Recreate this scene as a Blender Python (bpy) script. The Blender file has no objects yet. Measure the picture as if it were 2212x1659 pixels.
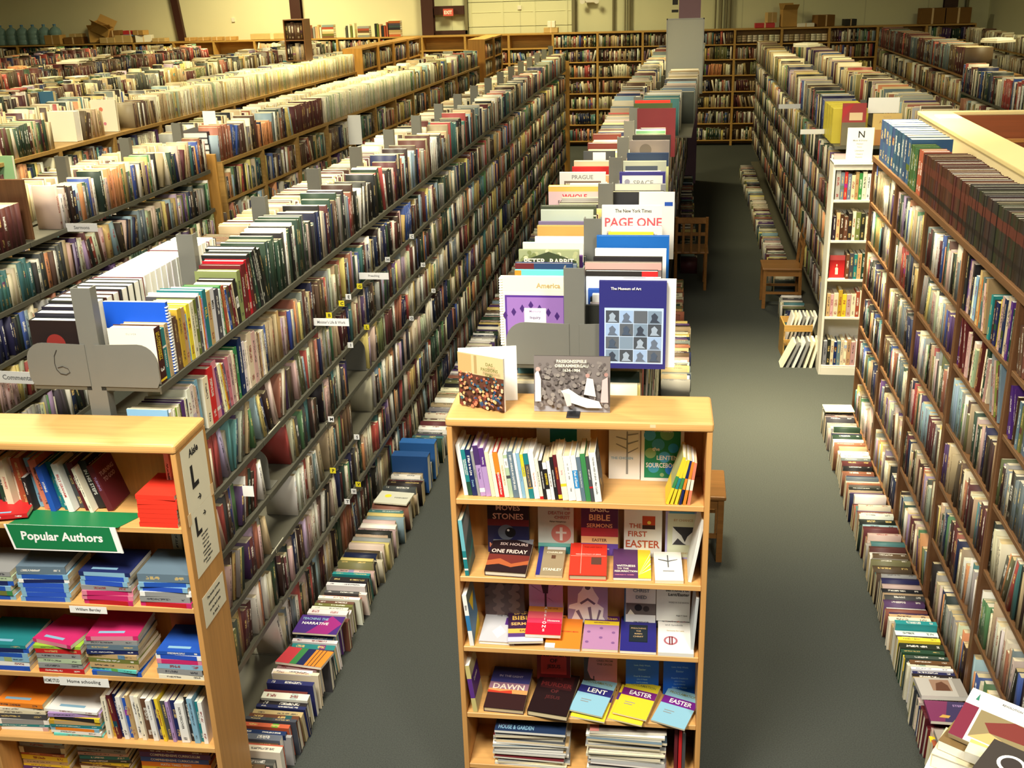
import bpy, bmesh, math, random
import numpy as np
from mathutils import Matrix, Vector

SC = bpy.context.scene
COL = SC.collection
PI = math.pi

# ------------------------------------------------------------------ camera
W, H = 2212, 1659
F_PX = 2323.26
Yp = np.array([1475 - W / 2, -48 - H / 2]); Zp = np.array([1295 - W / 2, 7060 - H / 2])
ay = np.array([Yp[0], Yp[1], F_PX]); ay /= np.linalg.norm(ay)
az = -np.array([Zp[0], Zp[1], F_PX]); az /= np.linalg.norm(az)
ax = np.cross(ay, az); ax /= np.linalg.norm(ax); ay = np.cross(az, ax)
Rm = np.stack([ax, ay, az], 1)
cd = bpy.data.cameras.new('camera'); cam = bpy.data.objects.new('camera', cd); COL.objects.link(cam)
cd.sensor_width = 36; cd.sensor_fit = 'HORIZONTAL'; cd.lens = F_PX / W * 36; cd.clip_end = 200; cd.clip_start = 0.05
r_, u_, b_ = Rm[0], -Rm[1], -Rm[2]
cam.matrix_world = Matrix(((r_[0], u_[0], b_[0], 0), (r_[1], u_[1], b_[1], 0), (r_[2], u_[2], b_[2], 3.4), (0, 0, 0, 1)))
SC.camera = cam

# ------------------------------------------------------------------ world, lamps, exposure
SC.view_settings.view_transform = 'Standard'; SC.view_settings.look = 'None'
SC.view_settings.gamma = 1; SC.view_settings.use_curve_mapping = False
SC.view_settings.exposure = -0.2
wd = bpy.data.worlds.new('world'); SC.world = wd; wd.use_nodes = True
wd.node_tree.nodes['Background'].inputs[0].default_value = (1.0, 0.88, 0.62, 1)
wd.node_tree.nodes['Background'].inputs[1].default_value = 0.05

def lamp(x, y, z, power, col, size=1.2, target=None, spread=160):
    l = bpy.data.lights.new('high_bay_lamp', 'AREA'); l.energy = power; l.color = col; l.shape = 'DISK'; l.size = size
    l.spread = math.radians(spread)
    o = bpy.data.objects.new('high_bay_lamp', l); COL.objects.link(o); o.location = (x, y, z)
    if target:
        o.rotation_euler = (Vector(target) - Vector((x, y, z))).to_track_quat('-Z', 'Y').to_euler()
    return o
WARM = (1.0, 0.86, 0.46); MID = (1.0, 0.91, 0.66); NEAR = (1.0, 0.94, 0.82)
lamp(0.8, 8.3, 5.6, 135, (1.0, .86, .55), 0.6, None, 52)  # narrow beam added to throw the light pool on the aisle carpet
lamp(-0.5, 7.0, 6.2, 230, MID, 1.2, None, 130)
lamp(-4.4, 6.8, 6.2, 420, MID)
lamp(-9.5, 11.5, 6.2, 460, WARM)
lamp(-4.8, 14.5, 6.2, 420, WARM)
lamp(-0.6, 15.5, 6.2, 120, WARM, 1.2, None, 110)
lamp(5.2, 14.5, 6.2, 260, WARM)
lamp(-8.6, 21.6, 5.2, 420, WARM)
lamp(-3.4, 21.4, 5.6, 300, WARM)
lamp(4.6, 6.8, 6.2, 130, MID)
lamp(-1.6, 0.9, 5.8, 200, NEAR, 1.6, (-1.3, 4.0, 1.6), 100)
lamp(1.5, 0.4, 5.0, 80, NEAR, 1.0, (1.3, 3.4, 1.4), 110)

# ------------------------------------------------------------------ colours and materials
def lin(c):
    return tuple(((v / 255) / 12.92 if v / 255 <= .04045 else ((v / 255 + .055) / 1.055) ** 2.4) for v in c)
PAL = {'white': (236, 235, 228), 'cream': (226, 216, 182), 'tan': (190, 160, 112), 'brown': (98, 68, 48), 'black': (38, 36, 36),
       'charcoal': (72, 74, 76), 'grey': (145, 146, 144), 'slate blue': (98, 118, 132), 'maroon': (100, 34, 40), 'red': (190, 36, 38), 'scarlet': (228, 58, 40),
       'rust': (172, 86, 54), 'orange': (230, 132, 42), 'yellow': (236, 206, 52), 'mustard': (196, 158, 50), 'olive': (112, 116, 56),
       'dark green': (36, 72, 54), 'green': (62, 134, 76), 'teal': (36, 126, 130), 'light blue': (134, 178, 202), 'blue': (38, 84, 176),
       'navy': (30, 40, 88), 'purple': (88, 50, 122), 'lilac': (172, 142, 192), 'pink': (216, 132, 152), 'magenta': (196, 44, 104),
       'dusty pink': (204, 166, 160), 'turquoise': (96, 200, 190), 'lime': (148, 190, 60), 'salmon': (222, 128, 100), 'ivory': (240, 232, 206),
       'pale green': (176, 196, 160), 'dark brown': (62, 36, 28)}
MIX = 'white white cream cream cream ivory tan tan tan brown brown black black charcoal grey grey slate_blue maroon maroon red rust orange yellow mustard olive dark_green dark_green green teal light_blue blue navy navy purple lilac dusty_pink dusty_pink pale_green dark_brown dark_brown'.split()
MIXW = 'white white cream cream cream ivory tan tan tan brown brown dark_brown maroon maroon rust grey olive dark_green black charcoal mustard'.split()
MIXJ = 'cream cream cream ivory ivory ivory tan pale_green ivory cream yellow'.split()
MIXG = 'white grey grey charcoal black slate_blue light_blue cream tan dusty_pink navy teal'.split()
MIXD = 'maroon maroon brown dark_brown dark_green black red rust maroon navy tan'.split()
def C(n, j=0.0, rng=random):
    if isinstance(n, str):
        c = PAL[n.replace('_', ' ')]
    else:
        c = n
    if j:
        k = 1 + rng.uniform(-j, j)
        c = tuple(max(8, min(250, v * k + rng.uniform(-8, 8))) for v in c)
    return lin(c)

def nt(m):
    m.use_nodes = True; t = m.node_tree; t.nodes.clear()
    o = t.nodes.new('ShaderNodeOutputMaterial'); p = t.nodes.new('ShaderNodeBsdfPrincipled')
    t.links.new(p.outputs[0], o.inputs[0]); return t, p
def N(t, k, **kw):
    n = t.nodes.new(k)
    for a, v in kw.items():
        setattr(n, a, v)
    return n
def mathn(t, op, a, b=None, c=None):
    n = t.nodes.new('ShaderNodeMath'); n.operation = op
    for i, v in enumerate((a, b, c)):
        if v is None: continue
        if isinstance(v, (int, float)): n.inputs[i].default_value = v
        else: t.links.new(v, n.inputs[i])
    return n.outputs[0]
def mixc(t, f, a, b, mode='MIX'):
    n = t.nodes.new('ShaderNodeMix'); n.data_type = 'RGBA'; n.blend_type = mode
    for s, v in ((n.inputs['Factor'], f), (n.inputs[6], a), (n.inputs[7], b)):
        if isinstance(v, (int, float)): s.default_value = v
        elif isinstance(v, tuple): s.default_value = (*v[:3], 1)
        else: t.links.new(v, s)
    return n.outputs[2]

def book_material():
    m = bpy.data.materials.new('printed_cover'); t, p = nt(m); L = t.links.new
    at = N(t, 'ShaderNodeAttribute', attribute_name='Col'); uv = N(t, 'ShaderNodeUVMap', uv_map='UVMap')
    sx = N(t, 'ShaderNodeSeparateXYZ'); L(uv.outputs[0], sx.inputs[0])
    u, v, seed = sx.outputs[0], sx.outputs[1], at.outputs['Alpha']
    s1 = mathn(t, 'FRACT', mathn(t, 'MULTIPLY', seed, 37.7)); s2 = mathn(t, 'FRACT', mathn(t, 'MULTIPLY', seed, 91.3))
    cell = mathn(t, 'FLOOR', mathn(t, 'MULTIPLY_ADD', v, 46.0, mathn(t, 'MULTIPLY', seed, 500.0)))
    cx = mathn(t, 'FLOOR', mathn(t, 'MULTIPLY', u, 7.0))
    cb = N(t, 'ShaderNodeCombineXYZ'); L(cell, cb.inputs[0]); L(cx, cb.inputs[1]); L(seed, cb.inputs[2])
    wn = N(t, 'ShaderNodeTexWhiteNoise', noise_dimensions='3D'); L(cb.outputs[0], wn.inputs['Vector'])
    ink = mathn(t, 'GREATER_THAN', wn.outputs['Value'], 0.36)
    hw = mathn(t, 'LESS_THAN', mathn(t, 'ABSOLUTE', mathn(t, 'SUBTRACT', u, 0.5)), mathn(t, 'MULTIPLY_ADD', s1, 0.16, 0.12))
    a1 = mathn(t, 'MULTIPLY', mathn(t, 'GREATER_THAN', v, mathn(t, 'MULTIPLY_ADD', s2, 0.25, 0.36)), mathn(t, 'LESS_THAN', v, mathn(t, 'MULTIPLY_ADD', s1, -0.2, 0.93)))
    a2 = mathn(t, 'MULTIPLY', mathn(t, 'GREATER_THAN', v, 0.1), mathn(t, 'LESS_THAN', v, mathn(t, 'MULTIPLY_ADD', s2, 0.14, 0.16)))
    on = mathn(t, 'MULTIPLY', mathn(t, 'MULTIPLY', mathn(t, 'MAXIMUM', a1, a2), hw), mathn(t, 'MULTIPLY', ink, mathn(t, 'GREATER_THAN', seed, 0.02)))
    on = mathn(t, 'MULTIPLY', on, mathn(t, 'LESS_THAN', seed, 0.98))
    bw = N(t, 'ShaderNodeRGBToBW'); L(at.outputs['Color'], bw.inputs[0])
    light = mathn(t, 'GREATER_THAN', bw.outputs[0], 0.22)
    inkc = mixc(t, light, mixc(t, mathn(t, 'GREATER_THAN', s2, 0.6), (0.75, 0.73, 0.66), (0.62, 0.45, 0.16)),
                mixc(t, mathn(t, 'GREATER_THAN', s1, 0.7), (0.03, 0.03, 0.045), (0.25, 0.03, 0.03)))
    # a coloured band near one end of some spines
    band = mathn(t, 'MULTIPLY', mathn(t, 'LESS_THAN', mathn(t, 'ABSOLUTE', mathn(t, 'SUBTRACT', v, mathn(t, 'MULTIPLY_ADD', s1, 0.5, 0.3))), 0.07),
                 mathn(t, 'MULTIPLY', mathn(t, 'GREATER_THAN', s2, 0.86), mathn(t, 'GREATER_THAN', seed, 0.02)))
    band = mathn(t, 'MULTIPLY', band, mathn(t, 'LESS_THAN', seed, 0.98))
    hs = N(t, 'ShaderNodeHueSaturation'); L(at.outputs['Color'], hs.inputs['Color']); L(s1, hs.inputs['Hue']); hs.inputs['Value'].default_value = 0.7
    base = mixc(t, band, at.outputs['Color'], hs.outputs[0])
    base = mixc(t, mathn(t, 'MULTIPLY', on, 0.85), base, inkc)
    L(base, p.inputs['Base Color']); p.inputs['Roughness'].default_value = 0.5; p.inputs['Specular IOR Level'].default_value = 0.3
    return m
BOOK = book_material()

def plain(name, c, rough=0.5, metal=0.0, spec=0.5, noise=0.0, scale=30, bump=0.0):
    m = bpy.data.materials.new(name); t, p = nt(m)
    c = lin(c) if max(c) > 1 else c
    p.inputs['Roughness'].default_value = rough; p.inputs['Metallic'].default_value = metal; p.inputs['Specular IOR Level'].default_value = spec
    tc = N(t, 'ShaderNodeTexCoord'); n = N(t, 'ShaderNodeTexNoise'); n.inputs['Scale'].default_value = scale; n.inputs['Detail'].default_value = 4
    t.links.new(tc.outputs['Object'], n.inputs['Vector'])
    k = mathn(t, 'MULTIPLY_ADD', n.outputs['Fac'], 2 * noise, 1 - noise)
    v = N(t, 'ShaderNodeVectorMath', operation='SCALE'); v.inputs[0].default_value = c; t.links.new(k, v.inputs['Scale'])
    t.links.new(v.outputs[0], p.inputs['Base Color'])
    if bump:
        b = N(t, 'ShaderNodeBump'); b.inputs['Strength'].default_value = bump; b.inputs['Distance'].default_value = 0.01
        t.links.new(n.outputs['Fac'], b.inputs['Height']); t.links.new(b.outputs[0], p.inputs['Normal'])
    return m
def wood(name, c, axis='x', contrast=0.22, rough=0.42, scale=1.0):
    m = bpy.data.materials.new(name); t, p = nt(m)
    tc = N(t, 'ShaderNodeTexCoord'); mp = N(t, 'ShaderNodeMapping'); t.links.new(tc.outputs['Object'], mp.inputs[0])
    s = {'x': (1.5, 28, 28), 'y': (28, 1.5, 28), 'z': (28, 28, 1.5)}[axis]
    mp.inputs['Scale'].default_value = tuple(v * scale for v in s)
    n = N(t, 'ShaderNodeTexNoise'); n.inputs['Scale'].default_value = 1.6; n.inputs['Detail'].default_value = 6; n.inputs['Distortion'].default_value = 0.6
    t.links.new(mp.outputs[0], n.inputs['Vector'])
    r = N(t, 'ShaderNodeValToRGB'); t.links.new(n.outputs['Fac'], r.inputs[0])
    c = lin(c); r.color_ramp.elements[0].position = 0.3; r.color_ramp.elements[1].position = 0.72
    r.color_ramp.elements[0].color = (*[v * (1 - contrast) for v in c], 1); r.color_ramp.elements[1].color = (*[min(1, v * (1 + contrast * .5)) for v in c], 1)
    t.links.new(r.outputs[0], p.inputs['Base Color']); p.inputs['Roughness'].default_value = rough; p.inputs['Specular IOR Level'].default_value = 0.35
    return m
M = {
 'maple_x': wood('maple_laminate', (214, 164, 98), 'x', 0.14), 'maple_z': wood('maple_laminate_upright', (204, 152, 88), 'z', 0.14),
 'oak_x': wood('oak_shelf_board', (118, 84, 54), 'x'), 'oak_y': wood('oak_shelf_edge', (128, 94, 58), 'y'), 'oak_z': wood('oak_upright', (112, 76, 48), 'z'),
 'gold_x': wood('golden_oak_board', (190, 148, 78), 'x'), 'gold_y': wood('golden_oak_edge', (168, 132, 74), 'y'), 'gold_z': wood('golden_oak_panel', (184, 136, 66), 'z'),
 'chair': wood('chair_beech', (146, 100, 50), 'x', 0.2), 'brownwall': wood('brown_panelling', (120, 62, 36), 'x', 0.12),
 'metal': plain('grey_painted_steel', (108, 108, 100), 0.45, 0.0, 0.5, 0.04, 12), 'metal_d': plain('dark_grey_steel_shelf', (84, 82, 70), 0.45, 0, 0.5, 0.05, 10),
 'white': plain('white_melamine', (226, 222, 208), 0.45, 0, 0.5, 0.02, 6), 'card': plain('white_card', (240, 240, 234), 0.7, 0, 0.3, 0.015, 20),
 'papersign': plain('cream_paper', (232, 228, 204), 0.8, 0, 0.2, 0.03, 14), 'tape': plain('masking_tape', (226, 196, 150), 0.7),
 'black': plain('black_ink', (30, 30, 32), 0.6), 'greyink': plain('grey_ink', (120, 120, 120), 0.7), 'green': plain('green_sign_board', (28, 120, 70), 0.4), 'whiteink': plain('white_lettering', (242, 242, 238), 0.5),
 'plastic_b': plain('black_plastic', (26, 26, 28), 0.4), 'beige': plain('beige_painted_board', (206, 190, 150), 0.6, 0, .3, 0.03, 5), 'rim': plain('pale_yellow_rim_board', (206, 188, 136), 0.55, 0, .3, 0.03, 5),
 'yellow': plain('yellow_card', (232, 216, 40), 0.6), 'board': plain('whiteboard_surface', (206, 208, 196), 0.35, 0, .4, 0.03, 2), 'alu': plain('aluminium_trim', (170, 170, 160), 0.35, 0.6),
 'carton': plain('brown_cardboard', (186, 146, 84), 0.8, 0, .2, 0.08, 9), 'carton_d': plain('dark_cardboard', (128, 92, 48), 0.8, 0, .2, 0.08, 9), 'paperw': plain('loose_white_paper', (240, 236, 220), .8),
 'steel_br': plain('brown_red_steel', (62, 32, 24), 0.5, 0, .4, .06, 4), 'purple': plain('purple_painted_steel', (122, 96, 116), .6, 0, .3, .04, 3), 'clay': plain('clay_pot', (176, 122, 96), .7, 0, .3, .08, 8),
 'pipe': plain('grey_conduit', (118, 112, 84), .5), 'exit': plain('red_sign_face', (214, 96, 84), .5), 'redink': plain('dark_red_lettering', (150, 30, 30), .5),
 'bluebox': plain('blue_box_card', (70, 120, 170), .6), 'redc': plain('red_card', (188, 46, 50), .6), 'wire': plain('white_wire', (220, 218, 200), .4),
 'tanwrap': plain('tan_wrapping', (196, 166, 110), .8, 0, .2, .1, 12),
}
def jug_mat():
    m = bpy.data.materials.new('blue_tinted_plastic'); t, p = nt(m)
    p.inputs['Base Color'].default_value = (*lin((150, 185, 190)), 1); p.inputs['Roughness'].default_value = 0.25; p.inputs['Transmission Weight'].default_value = 0.55; p.inputs['IOR'].default_value = 1.2
    return m
M['jug'] = jug_mat()
def wall_mat(name, c, panel=None):
    m = bpy.data.materials.new(name); t, p = nt(m); c = lin(c)
    tc = N(t, 'ShaderNodeTexCoord'); n = N(t, 'ShaderNodeTexNoise'); n.inputs['Scale'].default_value = 0.8; n.inputs['Detail'].default_value = 5
    t.links.new(tc.outputs['Object'], n.inputs['Vector'])
    col = mixc(t, n.outputs['Fac'], tuple(v * .93 for v in c), tuple(min(1, v * 1.05) for v in c))
    if panel:
        sp = N(t, 'ShaderNodeSeparateXYZ'); t.links.new(tc.outputs['Object'], sp.inputs[0])
        g = mathn(t, 'LESS_THAN', mathn(t, 'FRACT', mathn(t, 'DIVIDE', mathn(t, 'ADD', sp.outputs[0], 50.0), panel)), 0.018)
        col = mixc(t, g, col, tuple(v * .8 for v in c))
    t.links.new(col, p.inputs['Base Color']); p.inputs['Roughness'].default_value = 0.8; p.inputs['Specular IOR Level'].default_value = 0.2
    return m
M['wall'] = wall_mat('cream_drywall', (228, 222, 184)); M['wallp'] = wall_mat('insulated_wall_panel', (216, 216, 180), 1.25)
def carpet_mat():
    m = bpy.data.materials.new('grey_green_carpet'); t, p = nt(m)
    tc = N(t, 'ShaderNodeTexCoord'); n = N(t, 'ShaderNodeTexNoise'); n.inputs['Scale'].default_value = 170; n.inputs['Detail'].default_value = 2
    n2 = N(t, 'ShaderNodeTexNoise'); n2.inputs['Scale'].default_value = 1.3; n2.inputs['Detail'].default_value = 4
    for q in (n, n2): t.links.new(tc.outputs['Object'], q.inputs['Vector'])
    a = mixc(t, n.outputs['Fac'], lin((38, 42, 42)), lin((84, 88, 84)))
    b = mixc(t, mathn(t, 'MULTIPLY', n2.outputs['Fac'], 0.3), a, lin((74, 74, 64)))
    t.links.new(b, p.inputs['Base Color']); p.inputs['Roughness'].default_value = 0.95; p.inputs['Specular IOR Level'].default_value = 0.1
    bp = N(t, 'ShaderNodeBump'); bp.inputs['Strength'].default_value = 0.5; bp.inputs['Distance'].default_value = 0.004
    t.links.new(n.outputs['Fac'], bp.inputs['Height']); t.links.new(bp.outputs[0], p.inputs['Normal'])
    return m
M['carpet'] = carpet_mat()

# ------------------------------------------------------------------ object helpers
def tag(o, label=None, cat=None, group=None, kind=None):
    if label: o['label'] = label
    if cat: o['category'] = cat
    if group: o['group'] = group
    if kind: o['kind'] = kind
    return o
def empty(name, loc=(0, 0, 0), rz=0, label=None, cat=None, group=None):
    o = bpy.data.objects.new(name, None); COL.objects.link(o); o.location = loc; o.rotation_euler = (0, 0, rz); o.empty_display_size = .1
    return tag(o, label, cat, group)
def link(name, me, mat=None, parent=None, Mw=None):
    o = bpy.data.objects.new(name, me); COL.objects.link(o)
    if mat is not None and not me.materials: me.materials.append(mat)
    if parent is not None: o.parent = parent
    if Mw is not None: o.matrix_local = Mw
    return o
def copy_tree(o, parent=None, **kw):
    c = o.copy(); COL.objects.link(c)
    if parent is not None: c.parent = parent
    for ch in list(o.children): copy_tree(ch, c)
    return c
class B:
    """boxes, tubes and prisms gathered into one mesh"""
    def __init__(s): s.bm = bmesh.new()
    def box(s, x0, y0, z0, x1, y1, z1, bev=0.0, seg=2, M_=None):
        g = bmesh.ops.create_cube(s.bm, size=1.0)
        T = Matrix.Translation(((x0 + x1) / 2, (y0 + y1) / 2, (z0 + z1) / 2)) @ Matrix.Diagonal((abs(x1 - x0), abs(y1 - y0), abs(z1 - z0), 1))
        bmesh.ops.transform(s.bm, matrix=T, verts=g['verts'])
        vs = g['verts']
        if bev:
            es = list({e for v in vs for e in v.link_edges})
            rr = bmesh.ops.bevel(s.bm, geom=es, offset=bev, segments=seg, affect='EDGES', profile=0.6)
            vs = list({v for f in rr['faces'] for v in f.verts} | {v for v in vs if v.is_valid})
        if M_ is not None: bmesh.ops.transform(s.bm, matrix=M_, verts=vs)
        return s
    def prism(s, pts, z0, z1, M_=None):
        """polygon in the xy plane pushed from z0 to z1"""
        a = [s.bm.verts.new((p[0], p[1], z0)) for p in pts]; b = [s.bm.verts.new((p[0], p[1], z1)) for p in pts]
        n = len(pts); s.bm.faces.new(a[::-1]); s.bm.faces.new(b)
        for i in range(n): s.bm.faces.new((a[i], a[(i + 1) % n], b[(i + 1) % n], b[i]))
        if M_ is not None: bmesh.ops.transform(s.bm, matrix=M_, verts=a + b)
        return s
    def lathe(s, prof, n=20, M_=None):
        rings = []
        for r, z in prof:
            rings.append([s.bm.verts.new((r * math.cos(2 * PI * i / n), r * math.sin(2 * PI * i / n), z)) for i in range(n)])
        for a, b in zip(rings, rings[1:]):
            for i in range(n): s.bm.faces.new((a[i], a[(i + 1) % n], b[(i + 1) % n], b[i]))
        s.bm.faces.new(rings[0][::-1]); s.bm.faces.new(rings[-1])
        if M_ is not None: bmesh.ops.transform(s.bm, matrix=M_, verts=[v for r in rings for v in r])
        return s
    def tube(s, pts, r, n=8):
        pts = [Vector(p) for p in pts]; rings = []
        for i, p in enumerate(pts):
            d = (pts[min(i + 1, len(pts) - 1)] - pts[max(i - 1, 0)]).normalized()
            q = d.to_track_quat('Z', 'Y')
            rings.append([s.bm.verts.new(p + q @ Vector((r * math.cos(2 * PI * k / n), r * math.sin(2 * PI * k / n), 0))) for k in range(n)])
        for a, b in zip(rings, rings[1:]):
            for i in range(n): s.bm.faces.new((a[i], a[(i + 1) % n], b[(i + 1) % n], b[i]))
        s.bm.faces.new(rings[0][::-1]); s.bm.faces.new(rings[-1]); return s
    def mesh(s, name, smooth=False):
        bmesh.ops.recalc_face_normals(s.bm, faces=s.bm.faces)
        me = bpy.data.meshes.new(name); s.bm.to_mesh(me); s.bm.free()
        if smooth:
            for p in me.polygons: p.use_smooth = True
        return me
    def build(s, name, mat, parent=None, Mw=None, smooth=False):
        return link(name, s.mesh(name, smooth), mat, parent, Mw)

_txt = {}
def text_geo(st, bold=0.0):
    k = (st, bold)
    if k not in _txt:
        cu = bpy.data.curves.new('t', 'FONT'); cu.body = st; cu.size = 1; cu.resolution_u = 2; cu.offset = bold
        ob = bpy.data.objects.new('t', cu); COL.objects.link(ob)
        dg = bpy.context.evaluated_depsgraph_get(); me = ob.evaluated_get(dg).to_mesh()
        vs = [(v.co.x, v.co.y) for v in me.vertices]; fs = [tuple(p.vertices) for p in me.polygons]
        ob.evaluated_get(dg).to_mesh_clear(); bpy.data.objects.remove(ob); bpy.data.curves.remove(cu)
        if vs:
            x0 = min(v[0] for v in vs); x1 = max(v[0] for v in vs); y0 = min(v[1] for v in vs); y1 = max(v[1] for v in vs)
        else: x0 = x1 = y0 = y1 = 0
        _txt[k] = (vs, fs, x0, x1, y0, y1)
    return _txt[k]

class MB:
    """coloured faces gathered into one mesh (colour attribute Col, spine uv in UVMap)"""
    def __init__(s): s.v = []; s.f = []; s.c = []; s.uv = []
    def face(s, pts, col, seed=0.0, uv=None):
        b = len(s.v); s.v.extend(pts); s.f.append(tuple(range(b, b + len(pts)))); s.c.append((*col[:3], seed)); s.uv.append(uv or [(0, 0)] * len(pts))
    def text(s, st, O, U, V, h, col, maxw=None, bold=0.0, align='c'):
        vs, fs, x0, x1, y0, y1 = text_geo(st, bold)
        if not fs: return
        k = h / max(.01, (y1 - y0)); kx = k
        if maxw and (x1 - x0) * k > maxw: kx = maxw / (x1 - x0)
        mx = {'c': (x0 + x1) / 2, 'l': x0, 'r': x1}[align]; my = (y0 + y1) / 2
        P = [O + U * ((a - mx) * kx) + V * ((b - my) * k) for a, b in vs]
        for f in fs: s.face([P[i] for i in f], col)
    def art(s, items, O, U, V, w, h, n):
        """items in cover units (0..1 across, 0..1 up) laid on the cover plane, each a hair above the last"""
        for i, it in enumerate(items):
            Q = O + n * (0.0003 + 0.00012 * i); k = it[0]
            P = lambda x, y: Q + U * (x * w) + V * (y * h)
            if k == 'r': s.face([P(it[1], it[2]), P(it[3], it[2]), P(it[3], it[4]), P(it[1], it[4])], C(it[5]))
            elif k == 'c':
                s.face([P(it[1] + it[3] * math.cos(a * PI / 12), it[2] + it[3] * w / h * math.sin(a * PI / 12)) for a in range(24)], C(it[4]))
            elif k == 'p': s.face([P(*q) for q in it[1]], C(it[2]))
            elif k == 't': s.text(it[1], P(it[2], it[3]), U, V, it[4] * h, C(it[5]), (it[6] if len(it) > 6 else 0.92) * w, it[7] if len(it) > 7 else 0.02)
    def mesh(s, name):
        me = bpy.data.meshes.new(name); me.from_pydata([tuple(v) for v in s.v], [], s.f)
        ca = me.color_attributes.new('Col', 'FLOAT_COLOR', 'CORNER'); uv = me.uv_layers.new(name='UVMap')
        n = [len(f) for f in s.f]
        ca.data.foreach_set('color', np.repeat(np.array(s.c, dtype=np.float32), n, axis=0).ravel())
        uv.data.foreach_set('uv', np.array([q for u in s.uv for q in u], dtype=np.float32).ravel())
        me.materials.append(BOOK); return me

RG = random.Random(7)
def page_col(rng=RG): 
    k = rng.uniform(.9, 1.04); return lin(tuple(min(250, v * k) for v in rng.choice([(232, 222, 190), (238, 232, 212), (222, 206, 166), (240, 238, 228)])))

def book_meshes(t, d, h, col, page, hard=True, art=(), spine=(), back=(), seed=0.0):
    """cover (U-shaped, spine towards -y, front cover towards +x) and page block"""
    c = 0.0026 if hard else 0.0009
    c = min(c, t * .3); e = 0.004 if hard else 0.0
    V3 = Vector; m = MB()
    P = [(0, 0), (t, 0), (t, d), (t - c, d), (t - c, c), (c, c), (c, d), (0, d)]
    lo = [V3((x, y, 0)) for x, y in P]; hi = [V3((x, y, h)) for x, y in P]
    for i in range(8):
        j = (i + 1) % 8
        if i == 0: m.face([lo[0], lo[1], hi[1], hi[0]], col, seed, [(0, 0), (1, 0), (1, 1), (0, 1)])
        else: m.face([lo[i], lo[j], hi[j], hi[i]], col)
    for R, f in ((hi, 1), (lo, -1)):
        for q in ((0, 1, 4, 5), (1, 2, 3, 4), (0, 5, 6, 7)): m.face([R[i] for i in q][::f], col)
    X, Y, Z = V3((1, 0, 0)), V3((0, 1, 0)), V3((0, 0, 1))
    if art: m.art(art, V3((t, 0, 0)), Y, Z, d, h, X)
    if back: m.art(back, V3((0, d, 0)), -Y, Z, d, h, -X)
    for i, s in enumerate(spine):   # ('t', text, position along spine from foot, length, colour, thickness share) or ('r', z0, z1, colour)
        O = V3((0, -0.0003 - .0001 * i, 0))
        if s[0] == 'r': m.face([O + Z * (s[1] * h), O + X * t + Z * (s[1] * h), O + X * t + Z * (s[2] * h), O + Z * (s[2] * h)], C(s[3]))
        elif s[0] == 't': m.text(s[1], O + X * (t * (s[6] if len(s) > 6 else .5)) + Z * (s[2] * h), -Z, X, t * s[5], C(s[4]), s[3] * h, 0.02)
    g = MB(); a, b2 = c, t - c
    x0, x1, y0, y1, z0, z1 = a, b2, c, d - e * .6, e * .7, h - e
    A = [V3((x0, y0, z0)), V3((x1, y0, z0)), V3((x1, y1, z0)), V3((x0, y1, z0)), V3((x0, y0, z1)), V3((x1, y0, z1)), V3((x1, y1, z1)), V3((x0, y1, z1))]
    for q in ((3, 2, 1, 0), (4, 5, 6, 7), (0, 1, 5, 4), (1, 2, 6, 5), (2, 3, 7, 6), (3, 0, 4, 7)): g.face([A[i] for i in q], page)
    return m, g
def book(name, Mw, t, d, h, col, label, group=None, hard=True, page=None, art=(), spine=(), back=(), seed=0.0, cat='book'):
    m, g = book_meshes(t, d, h, C(col) if isinstance(col, str) or max(col) > 1 else col, page or page_col(), hard, art, spine, back, seed)
    o = link(name, m.mesh(name), None, None, Mw); tag(o, label, cat, group)
    link('page_block', g.mesh('page_block'), None, o)
    return o
def fr(O, X, Y, Z): 
    X, Y, Z = Vector(X), Vector(Y), Vector(Z)
    return Matrix(((X.x, Y.x, Z.x, O[0]), (X.y, Y.y, Z.y, O[1]), (X.z, Y.z, Z.z, O[2]), (0, 0, 0, 1)))

ONES = ['first', 'second', 'third', 'fourth', 'fifth', 'sixth', 'seventh', 'eighth', 'ninth', 'tenth', 'eleventh', 'twelfth', 'thirteenth', 'fourteenth', 'fifteenth', 'sixteenth', 'seventeenth', 'eighteenth', 'nineteenth']
TENS = {2: ('twentieth', 'twenty'), 3: ('thirtieth', 'thirty'), 4: ('fortieth', 'forty'), 5: ('fiftieth', 'fifty'), 6: ('sixtieth', 'sixty'), 7: ('seventieth', 'seventy'), 8: ('eightieth', 'eighty'), 9: ('ninetieth', 'ninety')}
def ordw(n):
    if n < 20: return ONES[n - 1]
    a, b = divmod(n, 10)
    return TENS[a][0] if b == 0 else TENS[a][1] + '-' + ONES[b - 1]

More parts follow.
